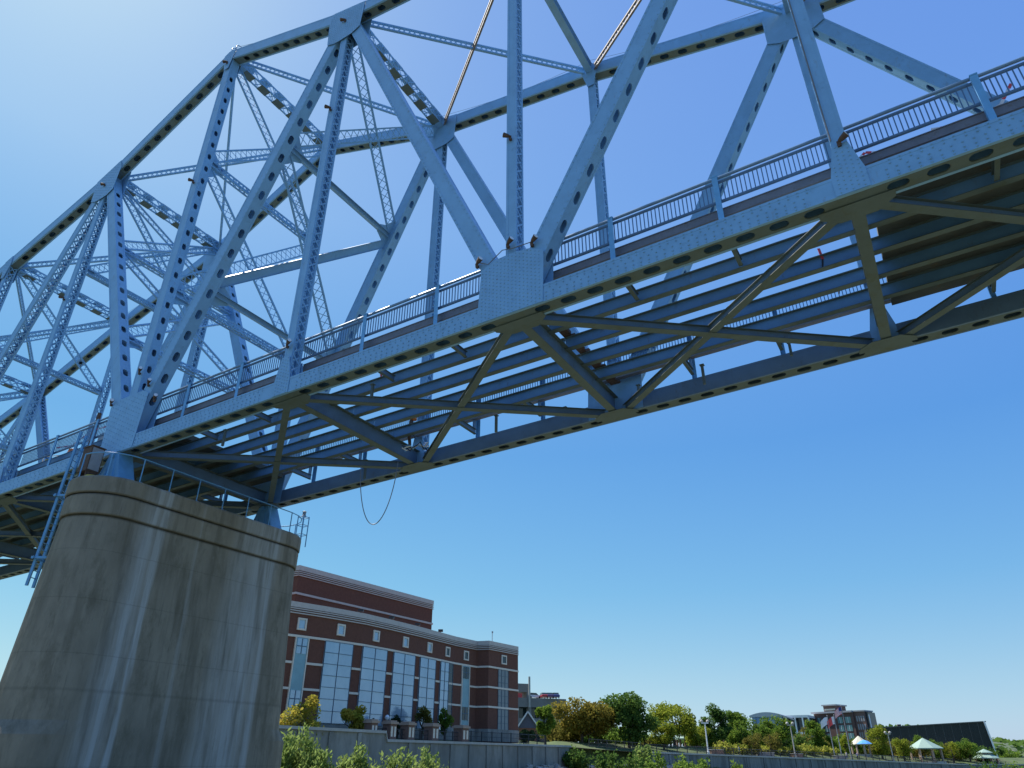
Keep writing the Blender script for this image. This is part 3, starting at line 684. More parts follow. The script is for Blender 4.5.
def ground_z(x, y):
    d = y-wall_y(x)
    if x < 8: d *= .55                          # measured square to the slanting wall
    zt = wall_z(x); back = lerp_tab(x, [-60, 0, 60, 130, 300], [6.6, 6.4, 5.4, 4.2, 4.0])
    if d < 1.0:
        zb = zt-lerp_tab(x, [-25, 10, 25, 130], [3.4, 2.6, 1.7, 2.2])
        return max(-2.5, zb+min(0, d+1)*.22)
    return zt-.15+(back-zt+.15)*min(1, d/14)
def axis(lo, hi, a, b, st):
    v = []; x = a; s = st
    while x > lo: s *= 1.35; x -= s; v.append(max(x, lo))
    v = v[::-1]; x = a
    while x < b: v.append(x); x += st
    s = st; v.append(b); x = b
    while x < hi: s *= 1.35; x += s; v.append(min(x, hi))
    return v
gx = axis(-7000, 7000, -60, 190, 2.0); gy = axis(-3000, 8000, 40, 290, 2.0)
mb = MB(); rg = random.Random(5)
vs = [(x, y, ground_z(x, y)+(rg.uniform(-.12, .12) if y-wall_y(x) < 0 else 0)) for y in gy for x in gx]; nx = len(gx)
mb.add(vs, [(j*nx+i, j*nx+i+1, (j+1)*nx+i+1, (j+1)*nx+i) for j in range(len(gy)-1) for i in range(nx-1)])
M_ground = mat('grassy bank soil', (.06, .09, .025), .95, 0, .35, .25, .5, 3, (.12, .11, .06), (.52, .68))
tag(mb.build('ground', M_ground), kind='structure')
mb = MB(); mb.add([(-3000, -3000, 0), (3000, -3000, 0), (3000, 160, 0), (-3000, 160, 0)], [(0, 1, 2, 3)])
M_water = mat('murky river water', (.13, .14, .085), .15, 0, .1, .05, .35, .7)
tag(mb.build('river_water', M_water), kind='structure')
M_conc = mat('weathered wall concrete', (.26, .25, .22), .9, 0, .25, .35, .4, 6, (.17, .16, .135), (.46, .66), (1, 1, .35))
M_conc2 = mat('light coping concrete', (.42, .40, .36), .9, 0, .15, 1, .2, 10)
M_conc3 = mat('grey river wall concrete', (.20, .215, .205), .9, 0, .25, .5, .4, 6, (.10, .11, .105), (.45, .62), (1, 1, .12))
def along(pts, ztop, n=1):
    """points and outward normals along a plan polyline"""
    out = []
    for i in range(len(pts)-1):
        a, b = V((*pts[i], ztop[i])), V((*pts[i+1], ztop[i+1])); e = V((b.x-a.x, b.y-a.y, 0)).normalized(); out.append((a, b, e, V((e.y, -e.x, 0))))
    return out
mb = MB()
for a, b, e, n in along(WALL, WTOP):
    A, Bq = a-n*-1.5, b-n*-1.5; A2, B2 = a-n*3.6, b-n*3.6
    mb.add([A+V((0, 0, -.02)), Bq+V((0, 0, -.02)), B2+V((0, 0, .1)), A2+V((0, 0, .1))], [(0, 1, 2, 3)])
tag(mb.build('promenade_path', M_conc2), kind='structure')
def wall_thing(name, i0, i1, label, m, h, pil=None):
    g = empty(name, (*WALL[i0], 0), 0, label, 'retaining wall'); o = V((*WALL[i0], 0))
    body, cop, st = MB(), MB(), MB()
    for a, b, e, n in along(WALL[i0:i1+1], WTOP[i0:i1+1]):
        a, b = a-o+n*1.5, b-o+n*1.5; dn = V((0, 0, -h)); k = n*.5
        body.hexa([a+dn, b+dn, b+dn+k, a+dn+k, a-V((0, 0, .12)), b-V((0, 0, .12)), b-V((0, 0, .12))+k, a-V((0, 0, .12))+k])
        cop.hexa([a-n*.15-V((0, 0, .118)), b-n*.15-V((0, 0, .118)), b+n*.68-V((0, 0, .118)), a+n*.68-V((0, 0, .118)), a-n*.15+V((0, 0, .16)), b-n*.15+V((0, 0, .16)), b+n*.68+V((0, 0, .16)), a+n*.68+V((0, 0, .16))])
        if pil:
            L_ = (b-a).length; c = int(L_/pil)
            for j in range(1, c):
                q = a+(b-a)*(j/c)+n*.502; st.hexa([q+dn-e*.3, q+dn+e*.3, q+dn+e*.3+n*.16, q+dn-e*.3+n*.16, q-e*.3-V((0, 0, .2)), q+e*.3-V((0, 0, .2)), q+e*.3+n*.16-V((0, 0, .2)), q-e*.3+n*.16-V((0, 0, .2))])
    body.build('wall_face', m, g); cop.build('coping', M_conc2, g)
    if pil: st.build('pilaster', m, g)
    return g
wall_thing('terrace_wall', 0, 4, 'pale weathered concrete terrace wall below the brick building', M_conc, 6, 4.2)
wall_thing('river_wall', 6, 8, 'long grey streaked concrete river wall under the park promenade', M_conc3, 5, 6.0)
# rip-rap
mb = MB(); rr = random.Random(11)
for i in range(420):
    u = rr.random(); x = rr.uniform(2, 30); y = wall_y(x)-2-rr.random()**1.3*16; r = rr.uniform(.25, .8); c = V((x, y, ground_z(x, y)+r*.2))
    pts = []
    for sz in (-1, 1):
        for k in range(4): a = math.pi/2*k+rr.uniform(-.5, .5); pts.append(c+V((math.cos(a)*r*rr.uniform(.6, 1.1), math.sin(a)*r*rr.uniform(.6, 1.1), sz*r*.5*rr.uniform(.6, 1.2))))
    mb.hexa(pts)
tag(mb.build('riprap', mat('pale riprap stone', (.40, .37, .33), .95, 0, .3, 1, .5, 5)), 'loose pale rocks on the bank at the end of the terrace wall', 'rocks', kind='stuff')

# ------------------------------------------------------------------ brick building
M_brick = mat('dark red brick', (.155, .062, .038), .9, 0, .15, 3, .4, 40, (.13, .055, .035), (.5, .7))
M_stone = mat('cream string course', (.72, .64, .52), .8, 0, .08, 4)
M_par = mat('pinkish grey parapet metal', (.52, .45, .39), .5, .1, .08, 2)
M_glass = mat('pale reflecting glass', (.34, .45, .54), .12, .3, .06, .25, 0, 5, (.42, .52, .60), (.4, .7), (1, 1, .6))
M_glassd = mat('dark window glass', (.03, .05, .055), .06, .0, .1, 1)
M_mull = mat('dark blue mullion', (.08, .13, .18), .5)
M_teal = mat('teal spandrel panel', (.20, .36, .40), .25, .1, .12, .7)
M_greyp = mat('grey spandrel panel', (.20, .23, .235), .35, .1, .1, 1)
ZR = 17.0
FP = [gz(x, y, ZR) for x, y in ((268, 597), (290, 601), (327, 607), (365, 614), (392, 620.3), (419, 627), (456, 637), (477, 641.5), (489, 641), (518, 647))]
FP = [V((p.x, p.y, 0)) for p in FP]; O = FP[1].copy(); FL = [p-O for p in FP]
bld = empty('brick_building', (O.x, O.y, 7.0), 0, 'dark red brick arts building with tall reflecting glass bays and banded parapet', 'building')
def Z(z): return z+3.0-7.0                    # eye-relative level to local z
segs = []; acc = 0
for i in range(len(FL)-1):
    e = (FL[i+1]-FL[i]); l = e.length; e.normalize(); n = V((e.y, -e.x, 0)); segs.append((acc, l, FL[i], e, n)); acc += l
FTOT = acc
def fp(u, off=0):
    for i, (s, l, p, e, n) in enumerate(segs):
        if u <= s+l+1e-6 or i == len(segs)-1:
            nn = n
            if u-s < .01 and i > 0: nn = (n+segs[i-1][4]); nn = nn*(2/ max(.4, nn.length_squared))
            elif s+l-u < .01 and i < len(segs)-1: nn = (n+segs[i+1][4]); nn = nn*(2/max(.4, nn.length_squared))
            return p+e*(u-s)+nn*off
def fu(px, py):
    d = ray(px, py); best = None
    for s, l, p, e, n in segs:
        a = p+O; det = d.x*(-e.y)+e.x*d.y
        t = (a.x*(-e.y)+e.x*a.y)/det; u = (d.x*a.y-d.y*a.x)/det
        if -.01 <= u <= l+.01 and t > 0: return s+u, t*d.z
    raise ValueError((px, py))
def strip(mb, u0, u1, z0, z1, o0, o1):
    us = [u0]+[s for s, l, p, e, n in segs if u0+.02 < s < u1-.02]+[u1]
    for a, b in zip(us[:-1], us[1:]):
        p0, p1, q0, q1 = fp(a+1e-7, o0), fp(b, o0), fp(a+1e-7, o1), fp(b, o1)
        mb.hexa([p0+V((0, 0, z0)), p1+V((0, 0, z0)), q1+V((0, 0, z0)), q0+V((0, 0, z0)), p0+V((0, 0, z1)), p1+V((0, 0, z1)), q1+V((0, 0, z1)), q0+V((0, 0, z1))])
mb = MB(); e0 = (FL[-1]-FL[1]).normalized(); back = V((-e0.y, e0.x, 0))*26
poly = [p+V((0, 0, -1.5)) for p in FL]+[FL[-1]+back+V((0, 0, -1.5)), FL[0]+back+V((0, 0, -1.5))]
mb.prism(poly, (0, 0, Z(16.6)+1.5)); mb.build('wall', M_brick, bld)
mb = MB(); strip(mb, 0, FTOT, Z(16.42), Z(17.05), -.5, .10)
for z in (15.68, 15.95, 16.2): strip(mb, 0, FTOT, Z(z), Z(z+.13), -.2, .16)
mb.build('parapet', M_par, bld)
for zc in (13.15, 10.2, 7.38):
    mb = MB(); strip(mb, 0, FTOT, Z(zc-.13), Z(zc+.13), -.1, .12); mb.build('string_course', M_stone, bld)
mb = MB(); strip(mb, 0, FTOT, -1.4, Z(4.3), -.1, .14); mb.build('plinth', M_conc, bld)
def bay(px0, px1, py, z0, z1, cols, rows, m=M_glass, off=.16, name='window'):
    u0, u1 = fu(px0, py)[0], fu(px1, py)[0]
    mb = MB(); strip(mb, u0, u1, Z(z0), Z(z1), -.1, off); w_ = mb.build(name, m, bld)
    fr = MB(); bw = .055
    for i in range(cols+1): u = u0+(u1-u0)*i/cols; strip(fr, max(u0, u-bw/2), min(u1, u+bw/2)+.001, Z(z0), Z(z1), off-.05, off+.06)
    for i in range(rows+1): z = z0+(z1-z0)*i/rows; strip(fr, u0, u1, Z(z)-bw/2, Z(z)+bw/2, off-.06, off+.05)
    fr.build('mullions', M_mull, w_); return w_
for px0, px1 in ((319.7, 348.6), (358.6, 383.9), (390.7, 412.8), (418, 433.9), (439, 447.5)): bay(px0, px1, 686, 3.9, 13.0, 2, 7)
bay(447.7, 451.8, 686, 3.9, 13.0, 1, 7, M_glassd, .1)
for px0, px1, py in ((291.5, 303.5, 672), (461.4, 468.2, 690)):
    u0, u1 = fu(px0, py)[0], fu(px1, py)[0]
    mb = MB(); strip(mb, u0, u1, Z(4.2), Z(13.0), -.1, .14); pn = mb.build('spandrel_panel', M_teal, bld)
    for z0, z1 in ((11.2, 12.9), (5.4, 7.2)):
        mb = MB(); strip(mb, u0+.15, u1-.15, Z(z0), Z(z1), .1, .18); w_ = mb.build('window', M_glassd if px0 > 400 else M_glass, bld)
        fr = MB(); um = (u0+u1)/2; strip(fr, um-.05, um+.05, Z(z0), Z(z1), .15, .22); strip(fr, u0+.15, u1-.15, Z((z0+z1)/2)-.05, Z((z0+z1)/2)+.05, .15, .225); fr.build('mullions', M_mull, w_)
    mb = MB(); strip(mb, u0-.14, u0, Z(4.2), Z(13.0), -.1, .2); strip(mb, u1, u1+.14, Z(4.2), Z(13.0), -.1, .2); mb.build('panel_trim', M_stone, bld)
bay(497.8, 508, 690, 4.2, 13.0, 3, 9, M_greyp, .05, 'spandrel_panel')
for px, py in ((301.7, 625), (340.8, 630.6), (376, 636), (405.5, 641), (429.5, 646), (447.5, 651), (466, 655.4), (503.8, 659.3)):
    u, z = fu(px, py)
    mb = MB(); hw = .62 if px < 470 else .7
    for a, b, c, d_ in ((u-hw, u+hw, 13.85, 14.05), (u-hw, u+hw, 15.05, 15.25), (u-hw, u-hw+.2, 14.05, 15.05), (u+hw-.2, u+hw, 14.05, 15.05)): strip(mb, a, b, Z(c), Z(d_), -.1, .14)
    fr = mb.build('window', M_stone, bld)
    mb = MB(); strip(mb, u-hw+.2, u+hw-.2, Z(14.05), Z(15.05), -.15, .03); mb.build('pane', M_glass if px < 440 else M_glassd, fr)
# upper block
a, b = gz(300, 565.6, 25), gz(433, 601, 25); a = V((a.x, a.y, 0))-O; b = V((b.x, b.y, 0))-O; e = (b-a).normalized(); bk = V((-e.y, e.x, 0))
mb = MB(); mb.prism([p+V((0, 0, Z(16.5))) for p in (a, b, b+bk*16, a+bk*16)], (0, 0, Z(24.7)-Z(16.5))); mb.build('upper_block', M_brick, bld)
mb = MB()
def rim_strip(z0, z1, o):
    P = [a-e*o-bk*o, b+e*o-bk*o, b+e*o+bk*(16+o), a-e*o+bk*(16+o)]; mb.prism([p+V((0, 0, Z(z0))) for p in P], (0, 0, z1-z0))
rim_strip(24.35, 25.05, .12)
for z in (23.55, 23.83, 24.1): rim_strip(z, z+.13, .15)
rim_strip(20.95, 21.25, .14); mb.build('upper_parapet', M_par, bld)
for px, py in ((363, 608.5), (394, 615.5), (420, 622), (443, 628)):      # roof floodlights
    q = gz(px, py, 17.6); u, _z = fu(px, py); q = fp(u, -.4)
    mb = MB(); mb.box(q.x-.35, q.x+.35, q.y-.2, q.y+.2, Z(17.25), Z(17.6)); mb.box(q.x-.04, q.x+.04, q.y-.04, q.y+.04, Z(17.0), Z(17.25)); mb.build('roof_lamp', M_black, bld)
q = fp(FTOT-6, -1); mb = MB(); mb.tube([q+V((0, 0, Z(17))), q+V((0, 0, Z(18.6)))], .05, 6); mb.box(q.x-.1, q.x+.15, q.y-.1, q.y+.1, Z(18.6), Z(18.85)); mb.build('roof_mast', M_grey, bld)

# ------------------------------------------------------------------ terrace rail with brick piers in front of the building
M_bpier = mat('brown brick pier', (.20, .12, .09), .9, 0, .15, 6, .3, 30)
M_cap = mat('tan stone cap', (.40, .29, .22), .85, 0, .1, 6)
M_iron = mat('black iron railing', (.02, .022, .025), .5)
lab = ['brick railing pier with cream panels beside the pale wall end', 'brick railing pier with cream panels behind the tall willow shrubs', 'brick railing pier in front of the rounded dark bush', 'brick railing pier before the tall glass bays with lit cap', 'brick railing pier below the last narrow glass bay', 'brick railing pier standing alone before the brick corner wing', 'small dark railing pier next to the yellow round tree', 'dark railing pier at the wall end beside the concrete bridge pier']
def wall_pt(px, py=738):
    d = ray(px, py); a, b = V((*WALL[1], 0)), V((*WALL[4], 0)); e = b-a; n = V((e.y, -e.x, 0)).normalized(); a = a+n*1.1; b = b+n*1.1
    det = d.x*(-e.y)+e.x*d.y; u = (d.x*a.y-d.y*a.x)/det; q = a+e*u; q.z = wall_z(q.x); return q, e.normalized()
for i, px in enumerate((370, 389, 407, 431, 461)):
    q, e = wall_pt(px); g = empty('railing_pier', q, math.atan2(e.y, e.x), lab[i if i != 4 else 5], 'pier', 'brick piers of the terrace railing'); s = .42+.0022*(px-319)
    mb = MB(); mb.box(-s, s, -s, s, .16, 1.75); mb.build('body', M_bpier, g)
    mb = MB(); mb.box(-s-.15, s+.15, -s-.15, s+.15, 1.752, 2.0); mb.box(-s, s, -s, s, 2.002, 2.14); mb.build('cap', M_cap, g)
    mb = MB()
    for x in (-s*.5, s*.5): mb.box(x-s*.28, x+s*.28, -s-.03, -s+.02, .45, 1.5)
    mb.build('panel', M_stone if px > 360 else M_iron, g)
def railing_run(a, b, label, h=1.15, npost=8, grp='black railings along the promenade', name='promenade_railing', m=None):
    a, b = V(a), V(b); e = b-a; g = empty(name, a, 0, label, 'railing', grp); m = m or M_iron
    mb = MB(); mb.tube([V((0, 0, h)), e+V((0, 0, h))], .045, 5); mb.tube([V((0, 0, h*.55)), e+V((0, 0, h*.55))], .025, 5); mb.tube([V((0, 0, .18)), e+V((0, 0, .18))], .03, 5)
    n = int(e.length/.3)
    for i in range(n): q = e*(i/n); mb.bar(q+V((0, 0, .18)), q+V((0, 0, h)), V((1, 0, 0)), .025, .025)
    mb.build('rail_panel', m, g)
    for i in range(npost+1): q = e*(i/npost); mb = MB(); mb.box(q.x-.07, q.x+.07, q.y-.07, q.y+.07, q.z, q.z+h+.1); mb.build('post', m, g)
q0, _ = wall_pt(372); q1, _ = wall_pt(460); q2, _ = wall_pt(545)
railing_run(q0+V((0, 0, .16)), q1+V((0, 0, .16)), 'dark railing between the brick piers before the glass bays', 1.1, 10)
railing_run(q1+V((0, 0, .16)), q2+V((0, 0, .16)), 'dark railing past the last brick pier by the corner wing', 1.3, 9)
def wb(x, off=1.0): return V((x, wall_y(x)+.0, wall_z(x)))+V((.63, -.77, 0))*off
railing_run(wb(13, .6)+V((0, 0, .3)), wb(23, .9)+V((0, 0, .3)), 'dark railing above the shrubs where the wall drops', 1.2, 6)
for xa, xb, l in ((24, 47, 'black promenade railing above the green shrubs and river wall'), (47, 74, 'black promenade railing in front of the yellow flower bed'), (74, 100, 'black promenade railing beneath the flagpoles'), (100, 126, 'black promenade railing before the green roofed gazebo')): railing_run(wb(xa)+V((0, 0, .16)), wb(xb)+V((0, 0, .16)), l, 1.2, 10)

# ------------------------------------------------------------------ trees and shrubs
L_green = leafmat('green leaves', (.095, .175, .03), (.19, .27, .04), .52)
L_dark = leafmat('deep green leaves', (.06, .125, .03), (.12, .19, .04), .5)
L_yel = leafmat('yellow green leaves', (.17, .225, .028), (.30, .32, .04), .5)
L_aut = leafmat('autumn leaves', (.165, .16, .035), (.28, .215, .04), .5)
L_autg = leafmat('turning leaves', (.14, .15, .035), (.22, .19, .045), .5)
L_conif = leafmat('conifer needles', (.015, .035, .018), (.03, .055, .024), .1)
L_will = leafmat('willow leaves', (.18, .26, .065), (.29, .37, .11), .5)
L_shrub = leafmat('shrub leaves', (.11, .19, .035), (.20, .29, .05), .5)
L_flow = leafmat('yellow flowering plants', (.20, .25, .035), (.42, .40, .08), .5)
L_gold = leafmat('sun brightened golden leaves', (.30, .32, .05), (.46, .36, .06), .5)  # yellow leaves brightened in colour to stand in for sun on them
M_bark = mat('tree bark', (.075, .055, .04), .95, 0, .2, 6, .5, 20)
def crown_mesh(mb, c, rx, rz, n, leaf, rnd, shape='round', nblob=16):
    blobs = []
    for i in range(nblob):
        while True:
            p = V((rnd.uniform(-1, 1), rnd.uniform(-1, 1), rnd.uniform(-1, 1)))
            if p.length < 1: break
        if p.length < .45: p = p.normalized()*.45
        k = 1.0
        if shape == 'cone': k = max(.12, (1-(p.z+1)/2)**.9*1.05)
        blobs.append((V((p.x*rx*.78*k, p.y*rx*.78*k, p.z*rz*.82)), rnd.uniform(.26, .46)*(k if shape == 'cone' else 1)))
    for i in range(n):
        b, s = blobs[i % nblob]; q = V((rnd.gauss(0, 1), rnd.gauss(0, 1), rnd.gauss(0, 1))); q = q.normalized()*(rnd.random()**.4)
        p = c+b+V((q.x*s*rx, q.y*s*rx, q.z*s*(rz*.55+rx*.35)))
        a = V((rnd.gauss(0, 1), rnd.gauss(0, 1), rnd.gauss(0, .7))).normalized(); u = a.cross(V((rnd.gauss(0, 1), rnd.gauss(0, 1), rnd.gauss(0, 1)))).normalized(); l = leaf*rnd.uniform(.6, 1.3)
        mb.add([p-a*l*.5, p+u*l*.3-a*l*.05, p+a*l*.6, p-u*l*.3], [(0, 1, 2, 3)])
def tree(base, h, wd, m, label, grp, shape='round', n=1500, leaf=None, bare=.06, seed=0, name='tree', cat='tree', limbs=5):
    n = int(n*2.6); wd *= 1.18
    rnd = random.Random(seed*13+5); g = empty(name, base, 0, label, cat, grp); r = h*.022+.04
    cz = h*(bare+1)/2; rz = h*(1-bare)/2*1.04
    mb = MB(); pts = [V((0, 0, -.4)), V((rnd.uniform(-.1, .1), 0, h*.25)), V((rnd.uniform(-.2, .2), rnd.uniform(-.2, .2), h*.55)), V((0, 0, h*.85))]
    mb.tube(pts, [r*1.35, r, r*.7, r*.2], 7)
    if shape != 'cone':
        for i in range(limbs):
            a = 6.28*i/limbs+rnd.uniform(-.4, .4); z0 = h*rnd.uniform(bare*.85, .5); q = V((math.cos(a)*wd*.33, math.sin(a)*wd*.33, min(h*.9, z0+h*.3)))
            mb.tube([V((0, 0, z0)), V((q.x*.5, q.y*.5, z0+h*.12)), q], [r*.55, r*.4, r*.12], 5)
    mb.build('trunk', M_bark, g)
    mb = MB(); crown_mesh(mb, V((0, 0, cz)), wd/2, rz, n, leaf or max(.28, wd*.075), rnd, shape, 18 if wd > 5 else 14); mb.build('crown', m, g)
    return g
PARK = 'trees in the riverside park'
def T(px, ytop, ybase, wpx, Y, m, label, grp=PARK, **k):
    b = at(px, ybase, Y); t = at(px, ytop, Y); wd = (at(px+wpx/2, (ytop+ybase)/2, Y)-at(px-wpx/2, (ytop+ybase)/2, Y)).length
    b.z = min(b.z, t.z-.5); g0 = ground_z(b.x, b.y)
    if b.z > g0: b.z = g0
    return tree(b, t.z-b.z, wd, m, label, grp, seed=int(px*7+ytop), **k)
T(298, 693, 727, 44, 81, L_gold, 'rounded tree with tan and yellow green leaves right beside the bridge pier', n=1600, leaf=.34)
T(350, 706, 731, 30, 88.5, L_gold, 'bright yellow green rounded small tree before the first tall glass bay', n=1300, leaf=.3)
T(372, 716, 731, 10, 97, L_conif, 'small dark cone shaped evergreen between two glass bays', None, shape='cone', n=700, bare=.05, leaf=.22)
T(397, 714, 732, 15, 101, L_conif, 'rounded dark evergreen bush before the third glass bay', None, n=800, bare=.05, leaf=.25)
T(422, 703, 733, 17, 104, L_autg, 'slim olive tree with thin leaves before the fourth glass bay', None, n=700, leaf=.28)
T(445, 704, 733, 15, 108, L_green, 'slim dark green tree before the last narrow glass bay', None, n=800, leaf=.28, bare=.15)
T(502, 708, 737, 11, 124, L_conif, 'narrow dark pointed evergreen before the grey corner panel', None, shape='cone', n=900, bare=.04, leaf=.28)
T(527, 727, 738, 17, 128, L_conif, 'low dark ball shaped evergreen before the gabled house', None, n=700, bare=.02, leaf=.3)
T(545, 703, 738, 20, 134, L_green, 'upright bright green tree right beside the gabled house', n=1500, bare=.08, leaf=.36)
T(582, 694, 741, 62, 150, L_aut, 'broad amber and olive autumn tree, widest in the park', n=3400, leaf=.55)
T(629, 691, 742, 50, 152, L_dark, 'tall broad dark green tree next to the amber autumn tree', n=3200, leaf=.55)
T(604, 706, 741, 26, 165, L_autg, 'olive tree squeezed between the amber tree and the tall dark green tree', n=1400, leaf=.45)
T(674, 701, 741, 42, 172, L_yel, 'sunny yellow green tree rising behind the pavilion roof', n=2400, leaf=.5)
T(664, 717, 747, 24, 158, L_yel, 'smaller yellow green tree standing in front of the pavilion', n=1500, leaf=.38)
T(716, 706, 742, 34, 182, L_dark, 'dense dark green tree behind the white lamp post', n=2400, leaf=.5)
T(741, 706, 740, 28, 196, L_green, 'tall green tree between the dense dark tree and the blue glass building', n=1900, leaf=.5)
T(697, 722, 747, 28, 176, L_yel, 'low spreading yellow green tree left of the white lamp post', n=1500, leaf=.4)
T(740, 720, 746, 20, 178, L_green, 'short green tree in front of a taller green tree', n=1100, leaf=.4)
T(759, 717, 745, 24, 186, L_green, 'round green tree hiding the left end of the blue glass building', n=1400, leaf=.42)
T(779, 714, 745, 32, 188, L_green, 'full green tree in front of the blue glass building facade', n=2000, leaf=.45)
T(754, 731, 747, 18, 172, L_autg, 'small round olive clipped tree behind the flower bed', n=900, leaf=.32)
T(771, 731, 747, 20, 177, L_autg, 'second small round olive clipped tree nearer the lamp, behind the flower bed', n=900, leaf=.32)
T(805, 726, 744, 20, 250, L_autg, 'dull brownish bare looking tree beside the hotel', n=700, leaf=.4)
T(818, 718, 747, 20, 205, L_green, 'upright green tree in front of the dark brick hotel', n=1500, leaf=.42)
T(832, 734, 748, 12, 206, L_green, 'little green tree below the white and red flags', n=600, leaf=.35)
T(846, 733, 748, 11, 208, L_yel, 'little yellow green tree just behind the national flagpole', n=600, leaf=.35)
T(881, 723, 750, 20, 214, L_yel, 'bright oval tree in front of the long dark building corner', n=1600, leaf=.42)
T(903, 731, 752, 19, 218, L_yel, 'leaning yellow green tree between lamp and gazebo', n=1200, leaf=.4)
T(921, 735, 753, 15, 236, L_green, 'small green tree peeking above the gazebo roof', n=800, leaf=.4)
T(938, 739, 755, 14, 238, L_green, 'low green tree right behind the gazebo posts', n=700, leaf=.4)
T(953, 742, 757, 14, 236, L_yel, 'thin pale green tree right of the gazebo', n=700, leaf=.38)
T(970, 738, 759, 20, 240, L_green, 'round green tree standing at the dark building end', n=1100, leaf=.4)
T(996, 747, 760, 18, 300, L_dark, 'dark green tree beside the small far pavilion', n=700, leaf=.5)
T(1012, 748, 764, 22, 320, L_green, 'green tree at the far end of the park near the hill', n=800, leaf=.55)
def bush(px, ytop, wpx, Y, m, label, grp, n=900, blade=False, seed=1):
    n = int(n*1.8); b = at(px, ytop, Y); wd = wpx/FPX*Y*1.15; g0 = ground_z(b.x, b.y); h = max(1.0, b.z-g0); rnd = random.Random(int(px*3+seed))
    mb = MB(); st = MB(); ns = 40
    for i in range(ns):
        a = rnd.uniform(0, 6.28); r = wd*.52*rnd.random()**.5; hh = h*(1-.5*(2*r/wd)**2)*rnd.uniform(.82, 1.03)
        p0 = V((r*.35*math.cos(a), r*.35*math.sin(a), -.2)); p1 = V((r*math.cos(a), r*math.sin(a), hh)); st.tube([p0, p0.lerp(p1, .5)+V((0, 0, .1*hh)), p1], [.04, .03, .01], 4)
        for j in range(n//ns):
            u = rnd.uniform(.1, 1)**.8; c = p0.lerp(p1, u)+V((rnd.gauss(0, .13), rnd.gauss(0, .13), rnd.gauss(0, .12)))*(.8+wd*.2)
            d = V((rnd.gauss(0, .7), rnd.gauss(0, .7), .9 if blade else rnd.gauss(.2, .8))).normalized(); s = d.cross(V((rnd.gauss(0, 1), rnd.gauss(0, 1), rnd.gauss(0, 1)))).normalized(); l = (.40 if blade else .32)*rnd.uniform(.6, 1.4)*(Y/80)**.5
            wl = l*(.22 if blade else .38); mb.add([c-d*l*.5, c+s*wl, c+d*l*.6, c-s*wl], [(0, 1, 2, 3)])
    g = empty('shrub', (b.x, b.y, g0), 0, label, 'shrub', grp); st.build('stems', M_bark, g); mb.build('foliage', m, g)
BK = 'shrubs on the river bank'
bush(301, 722, 44, 62, L_will, 'tall bright willow shrub touching the concrete bridge pier', BK, 3600, True)
bush(325, 745, 26, 60, L_will, 'lower willow shrub filling the gap beside the tall one', BK, 1600, True)
bush(357, 741, 34, 63, L_will, 'willow shrub with upright tips below the yellow round tree', BK, 2600, True)
bush(385, 752, 26, 62, L_will, 'short willow shrub between two taller ones below the terrace wall', BK, 1500, True)
bush(402, 745, 34, 66, L_will, 'broad willow shrub under the middle of the terrace wall', BK, 2600, True)
bush(430, 743, 30, 68, L_will, 'willow shrub with loose shoots under the brick piers', BK, 2200, True)
bush(446, 757, 22, 68, L_will, 'small end willow shrub before the bare wall', BK, 1000, True)
bush(608, 745, 34, 118, L_dark, 'dark green shrub above the pale rocks', BK, 2000)
bush(632, 752, 26, 116, L_dark, 'dark shrub lower on the bank behind a bright one', BK, 1200)
bush(642, 741, 20, 128, L_will, 'bright round shrub just below the promenade pavilion', BK, 1500)
bush(655, 752, 26, 112, L_shrub, 'green shrub under the bright round shrub', BK, 1500)
bush(682, 753, 24, 115, L_shrub, 'green shrub covering the start of the river wall', BK, 1400)
bush(703, 757, 24, 117, L_shrub, 'low green shrub over the lower river wall', BK, 1200)
bush(736, 759, 16, 118, L_shrub, 'isolated small green shrub with upright shoot before the river wall', BK, 800, True)
bush(690, 762, 40, 105, L_shrub, 'wide low shrub nearest the water below the wall start', BK, 1500)
bush(575, 745, 22, 128, L_dark, 'dark shrub at the foot of the last terrace wall section', BK, 900)
bush(985, 760, 30, 190, L_dark, 'dark bank shrub at the end of the river wall', BK, 900)
bush(1012, 762, 26, 190, L_shrub, 'green bank shrub right of the river wall end', BK, 800)
FB = 'flower beds on the promenade'
fl = ['yellow flower bed just past the white lamp post', 'pale yellow flower bed behind the person in blue', 'yellow flowering plants before the twin clipped trees', 'yellow green flower bed under the full green tree', 'low flower bed between the lamp and the upright tree', 'bright flower bed before the dull bare tree', 'greenish flower bed under the upright hotel tree']
for i, (px, yt) in enumerate(((723, 742), (738, 744), (757, 745), (776, 746), (794, 746), (806, 745), (826, 747))): bush(px, yt, 20, 167+i*5.5, L_flow, fl[i], FB, 900, seed=i)

